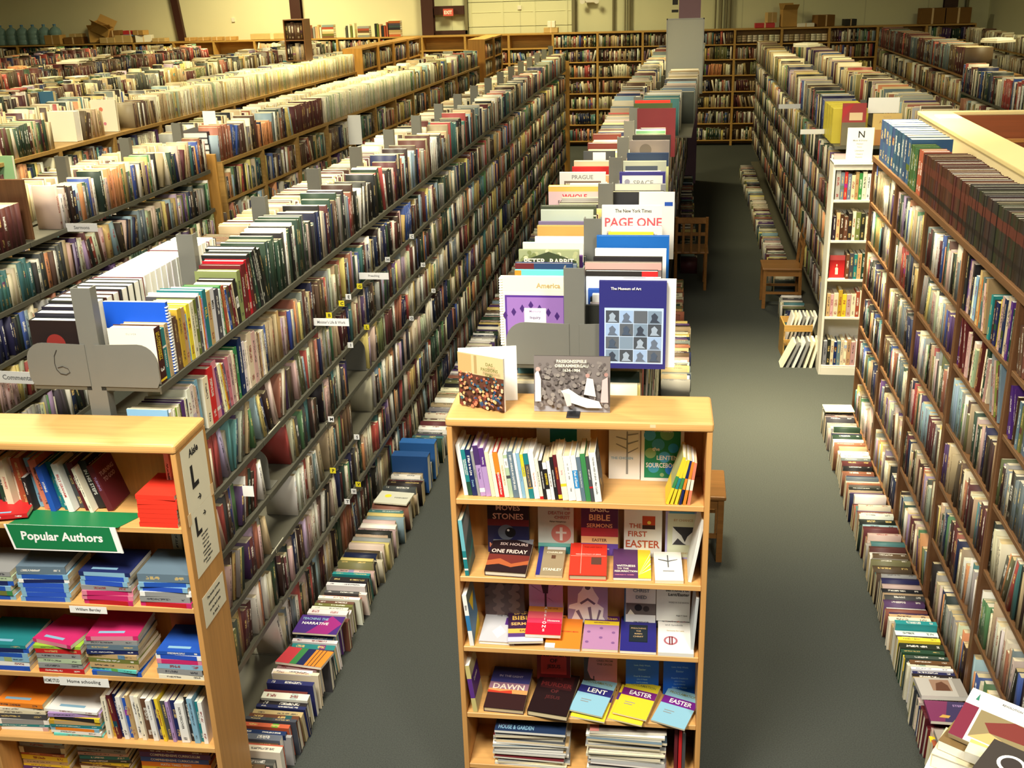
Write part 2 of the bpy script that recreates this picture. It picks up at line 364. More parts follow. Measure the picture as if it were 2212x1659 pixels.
# ------------------------------------------------------------------ the mass of further books: one object
BATCH = []   # (Matrix rows, t, d, h, cover, page, seed, cover thickness)
def batch_add(Mw, t, d, h, col, page, seed, c):
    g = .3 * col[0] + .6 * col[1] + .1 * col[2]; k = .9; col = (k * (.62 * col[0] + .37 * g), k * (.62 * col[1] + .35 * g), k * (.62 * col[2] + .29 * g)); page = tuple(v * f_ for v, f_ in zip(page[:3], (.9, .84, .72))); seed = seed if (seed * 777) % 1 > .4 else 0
    BATCH.append((np.array(Mw)[:3], t, d, h, col, page, seed, c))
def batch_build(name):
    n = len(BATCH)
    t = np.array([b[1] for b in BATCH]); d = np.array([b[2] for b in BATCH]); h = np.array([b[3] for b in BATCH]); c = np.minimum(np.array([b[7] for b in BATCH]), t * .3)
    z = np.zeros(n)
    loc = np.stack([np.stack(q, -1) for q in ((z, z, z), (t, z, z), (t, d, z), (z, d, z), (z, z, h), (t, z, h), (t, d, h), (z, d, h),
                    (c, c, h), (t - c, c, h), (t - c, d, h), (c, d, h))], 1)
    Mx = np.stack([b[0] for b in BATCH])
    P = np.einsum('nij,nkj->nki', Mx[:, :, :3], loc) + Mx[:, None, :, 3]
    F = np.array([(0, 1, 5, 4), (1, 2, 6, 5), (2, 3, 7, 6), (3, 0, 4, 7), (4, 8, 11, 7), (9, 5, 6, 10), (4, 5, 9, 8), (8, 9, 10, 11), (3, 2, 1, 0)])
    nf = len(F)
    faces = (F[None] + 12 * np.arange(n)[:, None, None]).reshape(-1, 4)
    me = bpy.data.meshes.new(name)
    me.vertices.add(n * 12); me.vertices.foreach_set('co', P.astype(np.float32).ravel())
    me.loops.add(n * nf * 4); me.loops.foreach_set('vertex_index', faces.astype(np.int32).ravel())
    me.polygons.add(n * nf); me.polygons.foreach_set('loop_start', (np.arange(n * nf) * 4).astype(np.int32))
    cov = np.array([b[4][:3] for b in BATCH]); pg = np.array([b[5][:3] for b in BATCH]); sd = np.array([b[6] for b in BATCH])
    K = np.zeros((n, nf, 4)); 
    for i in range(nf):
        K[:, i, :3] = pg if i in (2, 7) else cov
    K[:, 0, 3] = sd
    ca = me.color_attributes.new('Col', 'FLOAT_COLOR', 'CORNER'); ca.data.foreach_set('color', np.repeat(K.reshape(-1, 4), 4, axis=0).astype(np.float32).ravel())
    uv = me.uv_layers.new(name='UVMap'); U = np.zeros((n, nf, 4, 2)); U[:, 0] = [(0, 0), (1, 0), (1, 1), (0, 1)]
    uv.data.foreach_set('uv', U.astype(np.float32).ravel())
    me.update(calc_edges=True); me.validate(); me.materials.append(BOOK)
    o = bpy.data.objects.new(name, me); COL.objects.link(o); return o

def fill(F, L, mix=MIX, tr=(.016, .045), dr=(.14, .19), hr=(.175, .27), lean=.14, gap=.04, rng=RG, ind=None, proud=.012, jitter=.12, start=0.0, big=0.0):
    """stand books along +x of frame F (spines towards -y); ind = (name phrase fn, group) makes objects of their own"""
    x = start; n = 0
    while x < L - tr[0]:
        k = rng.randint(2, 7) if rng.random() < .5 else 1
        th0 = 0.0
        if rng.random() < lean: th0 = rng.uniform(.06, .26) * rng.choice((1, 1, -1))
        cname = rng.choice(mix); h0 = rng.uniform(*hr); same = rng.random() < .3
        if rng.random() < gap: x += rng.uniform(.01, .07)
        for _ in range(k):
            t = rng.uniform(*tr); d = rng.uniform(*dr); h = h0 * rng.uniform(.95, 1.05) if same else rng.uniform(*hr)
            if big and rng.random() < big: h *= 1.18; d *= 1.15
            if not same: cname = rng.choice(mix)
            adv = t / math.cos(th0)
            if x + adv > L: x = L; break
            if th0 > 0:   # top leans towards -x: stands on its corner at x
                R = Matrix.Rotation(-th0, 4, 'Y'); Mw = F @ Matrix.Translation((x, rng.uniform(0, proud), 0)) @ R
            elif th0 < 0:
                R = Matrix.Rotation(-th0, 4, 'Y'); Mw = F @ Matrix.Translation((x + adv, rng.uniform(0, proud), 0)) @ R @ Matrix.Translation((-t, 0, 0))
            else: Mw = F @ Matrix.Translation((x, rng.uniform(0, proud), 0))
            if th0 and _ == 0 and th0 > 0 and x > start + .02:
                x += h * math.sin(th0) * .9
                if x + adv > L: x = L; break
                Mw = F @ Matrix.Translation((x, .004, 0)) @ Matrix.Rotation(-th0, 4, 'Y')
            col = C(cname, jitter, rng); hard = rng.random() < .6; pg = page_col(rng); seed = rng.uniform(.05, .95)
            n += 1
            if ind:
                nm = 'hardback_book' if hard else 'paperback_book'
                book(nm, Mw, t, d, h, col, f"{cname.replace('_', ' ')} {'hardback' if hard else 'paperback'} {ind(n)}", ind.group, hard, pg, seed=seed)
            else:
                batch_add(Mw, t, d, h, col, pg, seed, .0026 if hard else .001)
            x += adv + (.0008 if not th0 else .001)
        if th0 < 0: x += rng.uniform(.03, .05)
    return n
class Ind:
    """says where a book of a row stands; counts on over several calls"""
    def __init__(s, tail, group): s.tail = tail; s.group = group; s.k = 0
    def __call__(s, n): s.k += 1; return f"{s.tail.format(ordw(s.k))}"

# frames: the shelf's viewer looks along +y of the frame, x runs to the viewer's right
def F_right(x, y, z): return fr((x, y, z), (0, 1, 0), (-1, 0, 0), (0, 0, 1))    # spines face +X, row runs +Y
def F_left(x, y, z): return fr((x, y, z), (0, -1, 0), (1, 0, 0), (0, 0, 1))     # spines face -X, row runs -Y
def F_cam(x, y, z): return fr((x, y, z), (1, 0, 0), (0, 1, 0), (0, 0, 1))       # spines face -Y, row runs +X

# ================================================================== THE ROOM
def struct(name, b, mat): 
    o = b.build(name, mat); o['kind'] = 'structure'; return o
struct('floor', B().box(-18.2, -2, -.1, 6.4, 24.6, 0), M['carpet'])
struct('wall_back', B().box(-18.2, 24.4, 0, -5.55, 24.6, 6.5), M['wall'])
struct('wall_back_panels', B().box(-5.55, 24.45, 0, 6.4, 24.65, 6.5), M['wallp'])
struct('wall_left', B().box(-18.3, -2, 0, -18.1, 24.6, 6.5), M['wall'])
struct('wall_right', B().box(6.2, -2, 0, 6.4, 24.6, 6.5), M['wallp'])
# steel frame of the hall
def column(x, w, y=24.3, d=.16, z0=0, z1=6.5, mat='steel_br', label='', name='steel_column'):
    b = B(); b.box(x - w / 2, y - d / 2, z0, x - w / 2 + .0, y + d / 2, z1) if False else None
    b.box(x - w / 2, y - d / 2, z0, x + w / 2, y - d / 2 + .015, z1); b.box(x - w / 2, y + d / 2 - .015, z0, x + w / 2, y + d / 2, z1); b.box(x - .01, y - d / 2 + .015, z0, x + .01, y + d / 2 - .015, z1)
    o = b.build(name, M[mat]); o['kind'] = 'structure'; return o
column(-5.48, .26, 24.28, .2, name='column_corner')
column(-8.47, .24, 24.3, .16, name='column_middle')
column(5.42, .26, 24.35, .16, name='column_right')
o = B().box(-.08, -.05, 0, .08, .05, 6.5).build('column_brace', M['steel_br'], None, Matrix.Translation((-11.02, 24.33, 0)) @ Matrix.Rotation(-.09, 4, 'Y')); o['kind'] = 'structure'
struct('beam_girt', B().box(-5.35, 24.3, 2.79, -4.68, 24.44, 2.97), M['steel_br'])
struct('beam_girt_low', B().box(-5.35, 24.3, 2.38, -4.62, 24.44, 2.46), M['steel_br'])
o = column(.13, .36, 19.4, .3, 0, 6.5, 'purple', name='column_purple')
struct('trim_bracket', B().box(-.16, 19.26, 2.98, -.07, 19.4, 6.5).box(-.17, 19.25, 2.86, -.06, 19.4, 2.9), M['black'])
# sectional garage door
gd = empty('garage_door', (-3.47, 24.36, 0), 0, 'pale sectional overhead garage door in the rear wall behind the bookcases', 'garage door')
for i, (z0, z1) in enumerate(((0, .62), (.63, 1.25), (1.26, 1.88), (1.89, 2.51), (2.52, 3.02), (3.03, 3.6))):
    b = B().box(-1.13, 0, z0, 1.13, .04, z1, .006)
    for k in range(4): b.box(-1.13 + k * .7 + .02, -.012, z0, -1.13 + k * .7 + .07, .0, z1)
    b.box(-1.13, -.008, z0 + .29, 1.13, .0, z0 + .3)
    b.build('panel', M['wallp'], gd)
for s in (-1, 1): B().box(s * 1.17 - .03, -.06, 0, s * 1.17 + .03, .06, 3.8).build('track', M['pipe'], gd)
B().box(-.04, -.03, 2.86, .04, 0, 2.94).build('handle', M['white'], gd)

def wall_sign(name, x, z, w, h, y=24.25, th=.05, mat='exit', txt=None, ink='redink', label='', cat='sign'):
    e = empty(name, (x, y, z), 0, label, cat)
    B().box(-w / 2, 0, -h / 2, w / 2, th, h / 2, .004).build('sign_panel', M[mat], e)
    if txt:
        m = MB(); m.text(txt, Vector((0, -.003, 0)), Vector((1, 0, 0)), Vector((0, 0, 1)), h * .5, (0, 0, 0), w * .8, .04)
        me = bpy.data.meshes.new('lettering'); me.from_pydata([tuple(v) for v in m.v], [], m.f); link('lettering', me, M[ink], e)
    return e
wall_sign('exit_sign', -5.02, 2.84, .22, .15, 24.22, .06, 'exit', 'EXIT', 'card', 'small red exit sign on the dark beam by the garage door', 'sign')
wall_sign('alarm_box', -6.28, 2.6, .21, .16, 24.36, .04, 'card', None, 'redink', 'small white alarm box on the cream wall', 'alarm box')
wall_sign('wall_thermostat', -10.0, 2.8, .07, .09, 24.37, .03, 'white', None, 'redink', 'tiny pale thermostat high on the cream wall', 'thermostat')
e = empty('emergency_light', (-1.95, 24.3, 3.02), 0, 'twin headed pale emergency light high beside the garage door', 'lamp')
B().box(-.1, 0, -.06, .1, .1, .06, .01).build('housing', M['white'], e)
for s in (-1, 1): B().lathe([(.03, 0), (.055, .02), (.055, .05)], 14, Matrix.Translation((s * .15, -.02, -.03)) @ Matrix.Rotation(PI / 2, 4, 'X')).build('lamp_head', M['white'], e)
for i, (x, z1) in enumerate(((-1.45, 6.5), (-1.2, 6.5), (-1.1, 6.5), (.7, 6.5), (.82, 6.5), (.93, 6.5), (1.0, 6.5))):
    o = B().tube([(x, 24.38, 0), (x, 24.38, z1)], .018 if i % 2 else .026).build('wall_conduit', M['pipe'])
    tag(o, 'grey conduit running up the panelled rear wall, ' + ordw(i + 1) + ' one from the garage door', 'pipe', 'conduits on the rear wall')
o = B().tube([(5.75, 24.38, 0), (5.75, 24.38, 2.9), (6.1, 24.38, 3.0)], .04).build('downpipe', M['pipe']); tag(o, 'greenish pipe in the corner of the rear wall', 'pipe')

# ================================================================== SHELVING
PARTS = {}
def wood_case(name, Mw, Wd, D, Hh, shelves, fam, label, group=None, bev=.008, back=True, th=.022, kick=.0, detail=True, cat='bookcase', z0=0.0):
    """case with its front-lower corner at the origin of Mw, x along the front, y into it"""
    e = empty(name, (0, 0, 0), 0, label, cat, group); e.matrix_local = Mw
    mx, mz = M[fam + '_x'], M[fam + '_z']
    key = (Wd, D, Hh, tuple(shelves), fam, back, detail, kick)
    if key in PARTS:
        for nm, me in PARTS[key]: link(nm, me, None, e)
        return e
    P = []
    def add(nm, b, mat):
        o = b.build(nm, mat, e); P.append((nm, o.data))
    top_z = Hh - .038
    for x in (0, Wd - th): add('side_panel', B().box(x, 0, z0, x + th, D, top_z, .002, 1), mz)
    add('top_panel', B().box(-.004, -.006, top_z, Wd + .004, D, Hh, bev, 3), mx)
    for z in shelves: add('shelf', B().box(th, .004, z - .024, Wd - th, D - .01, z, .002, 1), mx)
    if back: add('back_panel', B().box(th, D - .01, .02, Wd - th, D, top_z), mz)
    if kick: add('kick_board', B().box(th, .02, z0, Wd - th, .04, shelves[-1] - .024), mx)
    PARTS[key] = P
    return e
def far_case(name, Mw, Wd, D, Hh, shelves, mat, label, group, back=True, th=.022):
    """a distant case: one mesh"""
    key = ('far', Wd, D, Hh, tuple(shelves), mat, back)
    if key not in PARTS:
        b = B()
        for x in (0, Wd - th): b.box(x, 0, 0, x + th, D, Hh)
        b.box(th, 0, Hh - .03, Wd - th, D, Hh)
        for z in shelves: b.box(th, .003, z - .024, Wd - th, D - .01, z)
        if back: b.box(th, D - .01, 0, Wd - th, D, Hh - .03)
        me = b.mesh(name); me.materials.append(M[mat]); PARTS[key] = me
    o = link(name, PARTS[key], None, None, Mw); return tag(o, label, 'bookcase', group)

# ---- library-type steel ranges
def bracket_mesh():
    """rounded steel end bracket of a cantilever shelf, x from the post outwards"""
    b = B(); pts = [(0, 0), (.235, 0), (.25, .03)]
    for a in range(0, 91, 15): pts.append((.25 - .075 + .075 * math.cos(math.radians(a)), .175 - .075 + .075 * math.sin(math.radians(a))))
    pts.append((0, .17))
    b.prism(pts, -.0015, .0015, Matrix.Rotation(PI / 2, 4, 'X')); me = b.mesh('bracket'); me.materials.append(M['metal']); return me
BRK = bracket_mesh()
def metal_range(name, xc, y0, nb, levels, label, near=8, post_h=2.37, right=True, left_levels=(1.98,), half=.262, face_right_levels=None):
    e = empty(name, (xc, y0, 0), 0, label, 'shelving'); bay = .914
    for k in range(nb + 1):
        b = B(); y = k * bay
        b.box(-.04, y, 0, .04, y + .006, post_h); b.box(-.04, y + .006, 0, -.034, y + .045, post_h); b.box(.034, y + .006, 0, .04, y + .045, post_h)
        b.build('post', M['metal'], e)
    sh = {}
    def shelf(s, k0, k1, z, mat='metal_d'):
        x0, x1 = (.02, half) if s > 0 else (-half, -.02)
        b = B(); xo = x1 if s > 0 else x0; L = (k1 - k0) * bay - .006
        b.box(x0, 0, z - .02, x1, L, z); b.box(xo - .004, 0, z - .032, xo + .004, L, z + .002, .003, 1)
        return b, k0 * bay + .003
    rl = face_right_levels or levels
    for s, lv in ((1, rl), (-1, left_levels)):
        for z in lv:
            for k in range(min(near, nb)):
                key = ('ms', s, z)
                if key not in PARTS: PARTS[key] = shelf(s, 0, 1, z)[0].mesh('shelf')
                link('shelf', PARTS[key], M['metal_d'], e, Matrix.Translation((0, k * bay, 0)))
                if k == 0:
                    for kk in (0,):
                        link('bracket', BRK, None, e, fr((s * .02, kk * bay + (.002 if kk else -.002), z - .003), (s, 0, 0), (0, s, 0), (0, 0, 1)))
    if nb > near:
        b = B()
        for s, lv in ((1, rl), (-1, left_levels)):
            for z in lv:
                x0, x1 = (.02, half) if s > 0 else (-half, -.02)
                b.box(x0, near * bay, z - .028, x1, nb * bay, z)
        o = b.build('shelf', M['metal_d'], e); o['kind'] = 'stuff'
    return e
LV = (1.98, 1.65, 1.36, 1.07, .77, .47, .13)
metal_range('steel_shelving_range', -2.215, 3.63, 17, LV, 'longest grey steel shelving range, beside the dark aisle, with a pen mark on its end')
# pen mark on the end bracket of that range: part of the range's look
m = B().tube([(-2.352, 3.624, 2.125), (-2.366, 3.624, 2.1), (-2.37, 3.624, 2.07), (-2.366, 3.624, 2.045), (-2.352, 3.624, 2.028), (-2.33, 3.624, 2.024), (-2.312, 3.624, 2.034), (-2.318, 3.624, 2.05), (-2.338, 3.624, 2.058), (-2.36, 3.624, 2.052)], .0011, 5)
mo = m.build('pen_mark', M['black'], bpy.data.objects['steel_shelving_range']); mo.matrix_local = Matrix.Translation((2.215, -3.63, 0))
metal_range('steel_shelving_range', -.385, 4.0, 7, LV, 'grey steel shelving range of large picture books behind the display bookcase', near=7, left_levels=(1.98, 1.65))
metal_range('steel_shelving_range', -4.215, 4.2, 5, LV, 'short grey steel range with maroon volumes beside the timber shelves', near=5)
metal_range('steel_shelving_range', -5.765, 4.6, 4, LV, 'short grey steel range second in from the one with maroon volumes', near=4)

# ---- double timber rows
def timber_row(y0, n, x_right, slope, D, Hh, shelves, mat, where, grp, left=True, far=True, w=.914):
    th = math.atan(slope); out = []
    for k in range(n):
        x = x_right + slope * k * w; y = y0 + k * w * math.cos(th)
        R = Matrix.Translation((x, y, 0)) @ Matrix.Rotation(-th, 4, 'Z') @ fr((0, 0, 0), (0, 1, 0), (-1, 0, 0), (0, 0, 1))
        far_case('timber_bookcase', R, w - .002, D, Hh, shelves, mat, f'oak bookcase in {where}, {ordw(k + 1)} from the near end', grp)
        out.append(R)
    return out
def timber_books(frames, shelves, D, w=.914, mix=MIX, levels=None, top=None, top_mix=MIX, th=.022, tr=(.02, .05), hr=(.19, .27), toph=(.2, .3), topd=(.15, .2), rng=RG, lean=.12, second=True, skip=()):
    for k, R in enumerate(frames):
        for z in (levels or shelves): 
            fill(R @ Matrix.Translation((th + .004, .012, z)), w - 2 * th - .01, mix, tr, (.14, min(.2, D - .05)), hr, lean, .05, rng)
        if top is not None and k not in skip:
            fill(R @ Matrix.Translation((.004, .02, top)), w - .01, top_mix, tr, topd, toph, lean * .6, .03, rng)
            if second: fill(R @ Matrix.Translation((w - .004, .02 + 2 * D - .03, top)) @ Matrix.Rotation(PI, 4, 'Z'), w - .01, MIXW, tr, topd, toph, lean * .6, .05, rng)
S7 = (1.82, 1.52, 1.2, .87, .53, .14)
S6 = (1.66, 1.35, 1.03, .72, .4, .1)
# row beside the steel range (dark red sets and journals on top)
fD = timber_row(9.05, 12, -3.96, .032, .3, 2.0, S6, 'gold_y', 'the timber row next to the steel range', 'timber bookcases, first double row')
timber_books(fD, S6, .3, levels=S6[:3], top=2.0, top_mix=MIX, skip=(2, 3, 4, 5, 6))
for k in (2,): fill(fD[k] @ Matrix.Translation((.004, .02, 2.0)), .9, ['maroon'], (.045, .05), (.18, .19), (.27, .28), 0, 0, RG, jitter=.03)
for k in (3, 4, 5, 6): fill(fD[k] @ Matrix.Translation((.004, .02, 2.0)), .9, ['white', 'ivory', 'ivory', 'pale_green'], (.012, .02), (.19, .2), (.25, .28), 0, 0, RG, jitter=.05)
for k in (2, 3, 4, 5, 6): fill(fD[k] @ Matrix.Translation((.91, .59, 2.0)) @ Matrix.Rotation(PI, 4, 'Z'), .9, ['white', 'ivory', 'cream'], (.015, .03), (.19, .2), (.24, .28), 0, 0, RG)
fDb = timber_row(9.05, 12, -4.57, .032, .3, 2.0, S6, 'gold_y', 'the rear half of the first timber row', 'timber bookcases, first double row')
fC = timber_row(8.0, 14, -5.42, .036, .3, 2.15, S7, 'gold_y', 'the timber row topped with cream journals', 'timber bookcases, second double row')
timber_books(fC, S7, .3, levels=S7[:3], top=2.15, top_mix=MIX, skip=tuple(range(0, 12)))
fill(fC[0] @ Matrix.Translation((.05, .02, 2.15)), .84, ['olive', 'dark_green', 'cream', 'tan', 'green', 'maroon'], (.02, .04), (.18, .22), (.22, .27), .3, .05, RG)
fill(fC[1] @ Matrix.Translation((.5, .05, 2.15)), .38, ['brown', 'tan', 'brown'], (.02, .03), (.18, .22), (.22, .27), .2, 0, RG)
fill(fC[2] @ Matrix.Translation((.45, .02, 2.15)), .44, ['brown', 'tan', 'brown', 'white'], (.02, .03), (.18, .2), (.22, .25), .1, 0, RG)
for k in (0, 1, 2): fill(fC[k] @ Matrix.Translation((.91, .59, 2.15)) @ Matrix.Rotation(PI, 4, 'Z'), .9, MIX + ['maroon', 'dark_green', 'navy'], (.03, .05), (.19, .24), (.26, .34), .1, 0, RG)
for k in range(3, 12): 
    fill(fC[k] @ Matrix.Translation((.002, .02, 2.15)), .91, MIXJ, (.014, .03), (.18, .2), (.245, .275), 0, 0, RG, jitter=.08)
    fill(fC[k] @ Matrix.Translation((.91, .59, 2.15)) @ Matrix.Rotation(PI, 4, 'Z'), .9, MIXG, (.02, .04), (.19, .2), (.24, .28), .1, 0, RG)
fCb = timber_row(8.0, 14, -6.03, .036, .3, 2.15, S7, 'gold_y', 'the rear half of the second timber row', 'timber bookcases, second double row')
CLUT = []
rows_l = ((9.2, 13, -7.05, .03, 'third', MIXW), (10.6, 11, -9.3, .03, 'fourth', MIXD), (11.6, 10, -11.6, .03, 'fifth', MIXD), (12.6, 9, -13.8, .03, 'sixth', MIX))
for y0, n, x, sl, nm, mx in rows_l:
    f = timber_row(y0, n, x, sl, .3, 2.15, S7, 'gold_y', f'the {nm} timber row from the steel range', f'timber bookcases, {nm} double row')
    timber_books(f, S7, .3, levels=S7[:2], top=2.15, top_mix=mx, tr=(.025, .06), toph=(.2, .3), hr=(.2, .27))
    CLUT.append(f)
    for k in range(0, n, 2):
        fill(f[k] @ Matrix.Translation((.1, .2, 2.15)), .7, MIX, (.03, .06), (.1, .14), (.27, .33), .1, .1, RG)
def flat_clutter(frames, top, n, rng=RG):
    for R in frames:
        for _ in range(n):
            x = rng.uniform(.05, .75); y = rng.uniform(.1, .45); z = top + rng.choice((.24, .25, .27))
            for q in range(rng.randint(1, 4)):
                t = rng.uniform(.015, .04); c = C(rng.choice(MIX + ['white', 'ivory', 'cream']), .1, rng)
                batch_add(R @ Matrix.Translation((x, y, z)) @ Matrix.Rotation(rng.uniform(-.3, .3), 4, 'Z') @ fr((0, 0, 0), (0, 0, 1), (0, 1, 0), (-1, 0, 0)), t, rng.uniform(.14, .2), rng.uniform(.2, .26), c, page_col(rng), rng.uniform(.1, .9), .002); z += t
for f_ in CLUT: flat_clutter(f_, 2.15, 1)
# tall cases closing the two timber rows
def tall_case(x, y, n, Hh, sh, where):
    for k in range(n):
        R = fr((x + .03 * k, y + k * .914, 0), (0, 1, 0), (-1, 0, 0), (0, 0, 1))
        far_case('timber_bookcase', R, .91, .32, Hh, sh, 'gold_z', f'tall golden oak bookcase closing {where}, {ordw(k + 1)} along', 'tall end bookcases')
        for z in sh[:3]: fill(R @ Matrix.Translation((.026, .012, z)), .86, MIX, (.02, .045), (.14, .2), (.19, .25), .15, .05, RG)
tall_case(-4.98, 17.2, 4, 2.5, (2.18, 1.86, 1.54, 1.2, .87, .53, .14), 'the second timber row')
tall_case(-3.55, 20.3, 2, 2.45, (2.1, 1.8, 1.5, 1.2, .87, .53, .14), 'the first timber row')

# ---- cases along the rear wall
SB = (2.08, 1.78, 1.46, 1.13, .8, .47, .12)
for k in range(23):
    x = -16.0 + k * .95
    R = F_cam(x, 23.84, 0)
    far_case('timber_bookcase', R, .948, .33, 2.38, SB, 'gold_x', f'golden oak bookcase against the rear wall, {ordw(k + 1)} from the water bottles', 'bookcases along the rear wall')
    empt = k in (5, 6, 11, 12, 13)
    for j, z in enumerate(SB):
        if x < -4.6 and j > 3: continue
        if j == 0 and empt: continue
        if j == 0 and k in (18, 19, 21):   # stacked volumes laid flat
            for q in range(8):
                c = C(RG.choice(['cream', 'ivory', 'tan', 'cream']), .05)
                for s in range(3): batch_add(fr((x + .14 + q * .11, 23.88, z + .03 + s * .045), (0, 0, 1), (0, 1, 0), (-1, 0, 0)), .042, .2, .1, c, c, 0, .002)
            continue
        fill(R @ Matrix.Translation((.028, .02, z)), .89, MIX if k % 3 else MIXW, (.022, .05), (.15, .2), (.19, .26), .1, .03, RG)
# dark boxed sets lying on the shelf beside the pillar
for k, (x, n) in enumerate(((-1.68, 8), (.3, 5))):
    pass

# ---- ranges on the far side of the middle aisles
LVB = LV
def steel_back(name, x0, x1, y0, nb, label, lv=LV, mat='metal_d', w=.914):
    e = empty(name, (x0, y0, 0), 0, label, 'shelving')
    for k in range(nb + 1):
        for xx in ((x1 - x0) / 2,): B().box(xx - .03, k * w, 0, xx + .03, k * w + .04, lv[0] + .2).build('post', M['metal'], e)
    for z in lv:
        for s in (0, 1):
            key = ('sb', x1 - x0, z, s, nb)
            b = B(); a = 0 if s == 0 else (x1 - x0) / 2 + .01; c = (x1 - x0) / 2 - .01 if s == 0 else x1 - x0
            b.box(a, 0, z - .025, c, nb * w, z).build('shelf', M[mat], e)
    return e
# wide back half of the picture book range
e_ = steel_back('steel_shelving_range', -.66, -.12, 10.5, 10, 'wider steel range under the standing whiteboard panel', LV); e_.rotation_euler = (0, 0, -.032); B().box(0, .0, 1.981, .78, 10 * .914, 1.999).build('top_board', M['metal_d'], e_)
steel_back('steel_shelving_range', 1.35, 2.36, 9.85, 12, 'steel range marked with the N sign, behind the white bookcase', LV)
steel_back('steel_shelving_range', 3.45, 3.95, 9.0, 6, 'dark steel range beyond the beige booth, near half', LV)
steel_back('steel_shelving_range', 3.5, 4.2, 14.6, 7, 'range with old red volumes on its top', (2.15, 1.82, 1.52, 1.2, .87, .53, .14), 'oak_y')
steel_back('steel_shelving_range', 5.2, 5.75, 15.5, 7, 'pale timber range along the side wall', (2.15, 1.82, 1.52, 1.2, .87, .53, .14), 'gold_y')

# ================================================================== BOOK MASS ON THE RANGES
bay = .914
def bays(frame_fn, x, y0, k0, k1, zs, mix, **kw):
    for z in zs:
        for k in range(k0, k1):
            ystart = y0 + k * bay + .01
            if frame_fn is F_left: fr_ = F_left(x, ystart + bay - .02, z + .002)
            else: fr_ = F_right(x, ystart, z + .002)
            fill(fr_, bay - .02, mix, **kw)
XA = -1.953
# range A, aisle side: nearest books of the three top shelves are objects, see below
for i, z in enumerate(LV[1:-1]):
    k0 = 0
    for k in range(0, 17):
        if i == 0 and k < 2: continue
        kw = dict(tr=(.014, .04), lean=.22 if k < 8 else .1, hr=(.185, .25), gap=.06)
        if k > 9: kw['tr'] = (.022, .05)
        # a few half-empty stretches low down near the aisle sign
        fill(F_right(XA, 3.63 + k * bay + (.012 if not (i in (2, 3) and k == 1) else .35), z + .002), bay - .03 - (.4 if i in (2, 3) and k in (1, 2) else 0), MIX, proud=.02, **kw)
for k in range(1, 17):
    fill(F_right(XA - .02, 3.63 + k * bay + .01, .132), bay - .02, MIXD + MIXG, tr=(.02, .045), hr=(.2, .27), lean=.2)
# top shelf of range A beyond the near books
for k in range(2, 17):
    kw = dict(tr=(.02, .045), hr=(.2, .31) if k < 8 else (.2, .28), dr=(.16, .22), lean=.15)
    fill(F_right(XA, 3.63 + k * bay + .01, 1.982), bay - .02, (['black', 'maroon', 'dark_green', 'black', 'charcoal', 'yellow', 'red', 'white'] if k in (3,) else MIXG + MIXD), **kw)
    fill(F_left(-2.477, 3.63 + (k + 1) * bay - .01, 1.982), bay - .02, (['tan', 'tan', 'brown', 'maroon'] if k < 5 else MIXW), tr=(.02, .03) if k < 5 else (.02, .045), hr=(.21, .23) if k < 5 else (.2, .27), dr=(.16, .2), lean=.02, jitter=.05 if k < 5 else .12)
# range B (maroon sets) and C0
for k in range(0, 5):
    for i, z in enumerate(LV[1:5]):
        fill(F_right(-3.953, 4.2 + k * bay + .01, z + .002), bay - .02, (['teal'] * 3 + ['cream'] if (i == 0 and k == 1) else MIX), tr=(.02, .05), hr=(.19, .255), lean=.1)
    if k >= 2: fill(F_right(-3.953, 4.2 + k * bay + .02 + (.35 if k == 2 else 0), 1.982), bay - .04 - (.35 if k == 2 else 0), MIX, tr=(.02, .045), hr=(.21, .28), lean=.25)
    else: fill(F_right(-3.953, 4.2 + k * bay, 1.982), bay, ['maroon'], tr=(.046, .05), dr=(.2, .21), hr=(.25, .255), lean=0, gap=0, jitter=.03, proud=.002)
    fill(F_left(-4.477, 4.2 + (k + 1) * bay - .01, 1.982), bay - .02, ['tan', 'tan', 'brown', 'cream'], tr=(.02, .035), hr=(.21, .25), lean=.02)
for k in range(0, 4):
    fill(F_right(-5.503, 4.6 + k * bay + .01, 1.982), bay - .02, MIX + ['white', 'ivory', 'yellow', 'lilac'], tr=(.02, .045), hr=(.24, .31), lean=.2)
    fill(F_right(-5.503, 4.6 + k * bay + .01, 1.652), bay - .02, MIX, hr=(.2, .26))
    fill(F_left(-6.027, 4.6 + (k + 1) * bay - .01, 1.982), bay - .02, MIX, hr=(.22, .3), lean=.1)
# middle range: lower shelves on both faces
for k in range(0, 7):
    for z in LV[1:-1]: fill(F_right(-.123, 4.0 + k * bay + .01, z + .002), bay - .02, MIX, tr=(.014, .04), hr=(.2, .28), lean=.15, proud=.02)
    fill(F_left(-.647, 4.0 + (k + 1) * bay - .01, 1.652), bay - .02, MIXG, tr=(.014, .03), hr=(.22, .29), lean=.05)
WR2 = Matrix.Translation((-.66, 10.5, 0)) @ Matrix.Rotation(-.032, 4, 'Z') @ Matrix.Translation((.66, -10.5, 0))
for k in range(10):
    for z in LV[1:-1]: fill(WR2 @ F_right(-.12, 10.5 + k * bay + .01, z + .002), bay - .02, MIX, tr=(.02, .045), hr=(.2, .28), lean=.12, proud=.03)
    if k != 4: fill(WR2 @ F_right(.12 if k > 0 else .0, 10.5 + k * bay + .01, 2.0), bay - .02, MIXG, tr=(.02, .04), dr=(.3, .36), hr=(.28, .36), lean=.04)
    fill(WR2 @ F_left(-.66, 10.5 + (k + 1) * bay - .01, 2.0), bay - .02, MIXG + ['maroon', 'brown'], tr=(.02, .04), dr=(.2, .26), hr=(.25, .33), lean=.1)
    fill(WR2 @ F_left(-.66, 10.5 + (k + 1) * bay - .01, 1.652), bay - .02, MIXG, tr=(.02, .04), hr=(.2, .28))
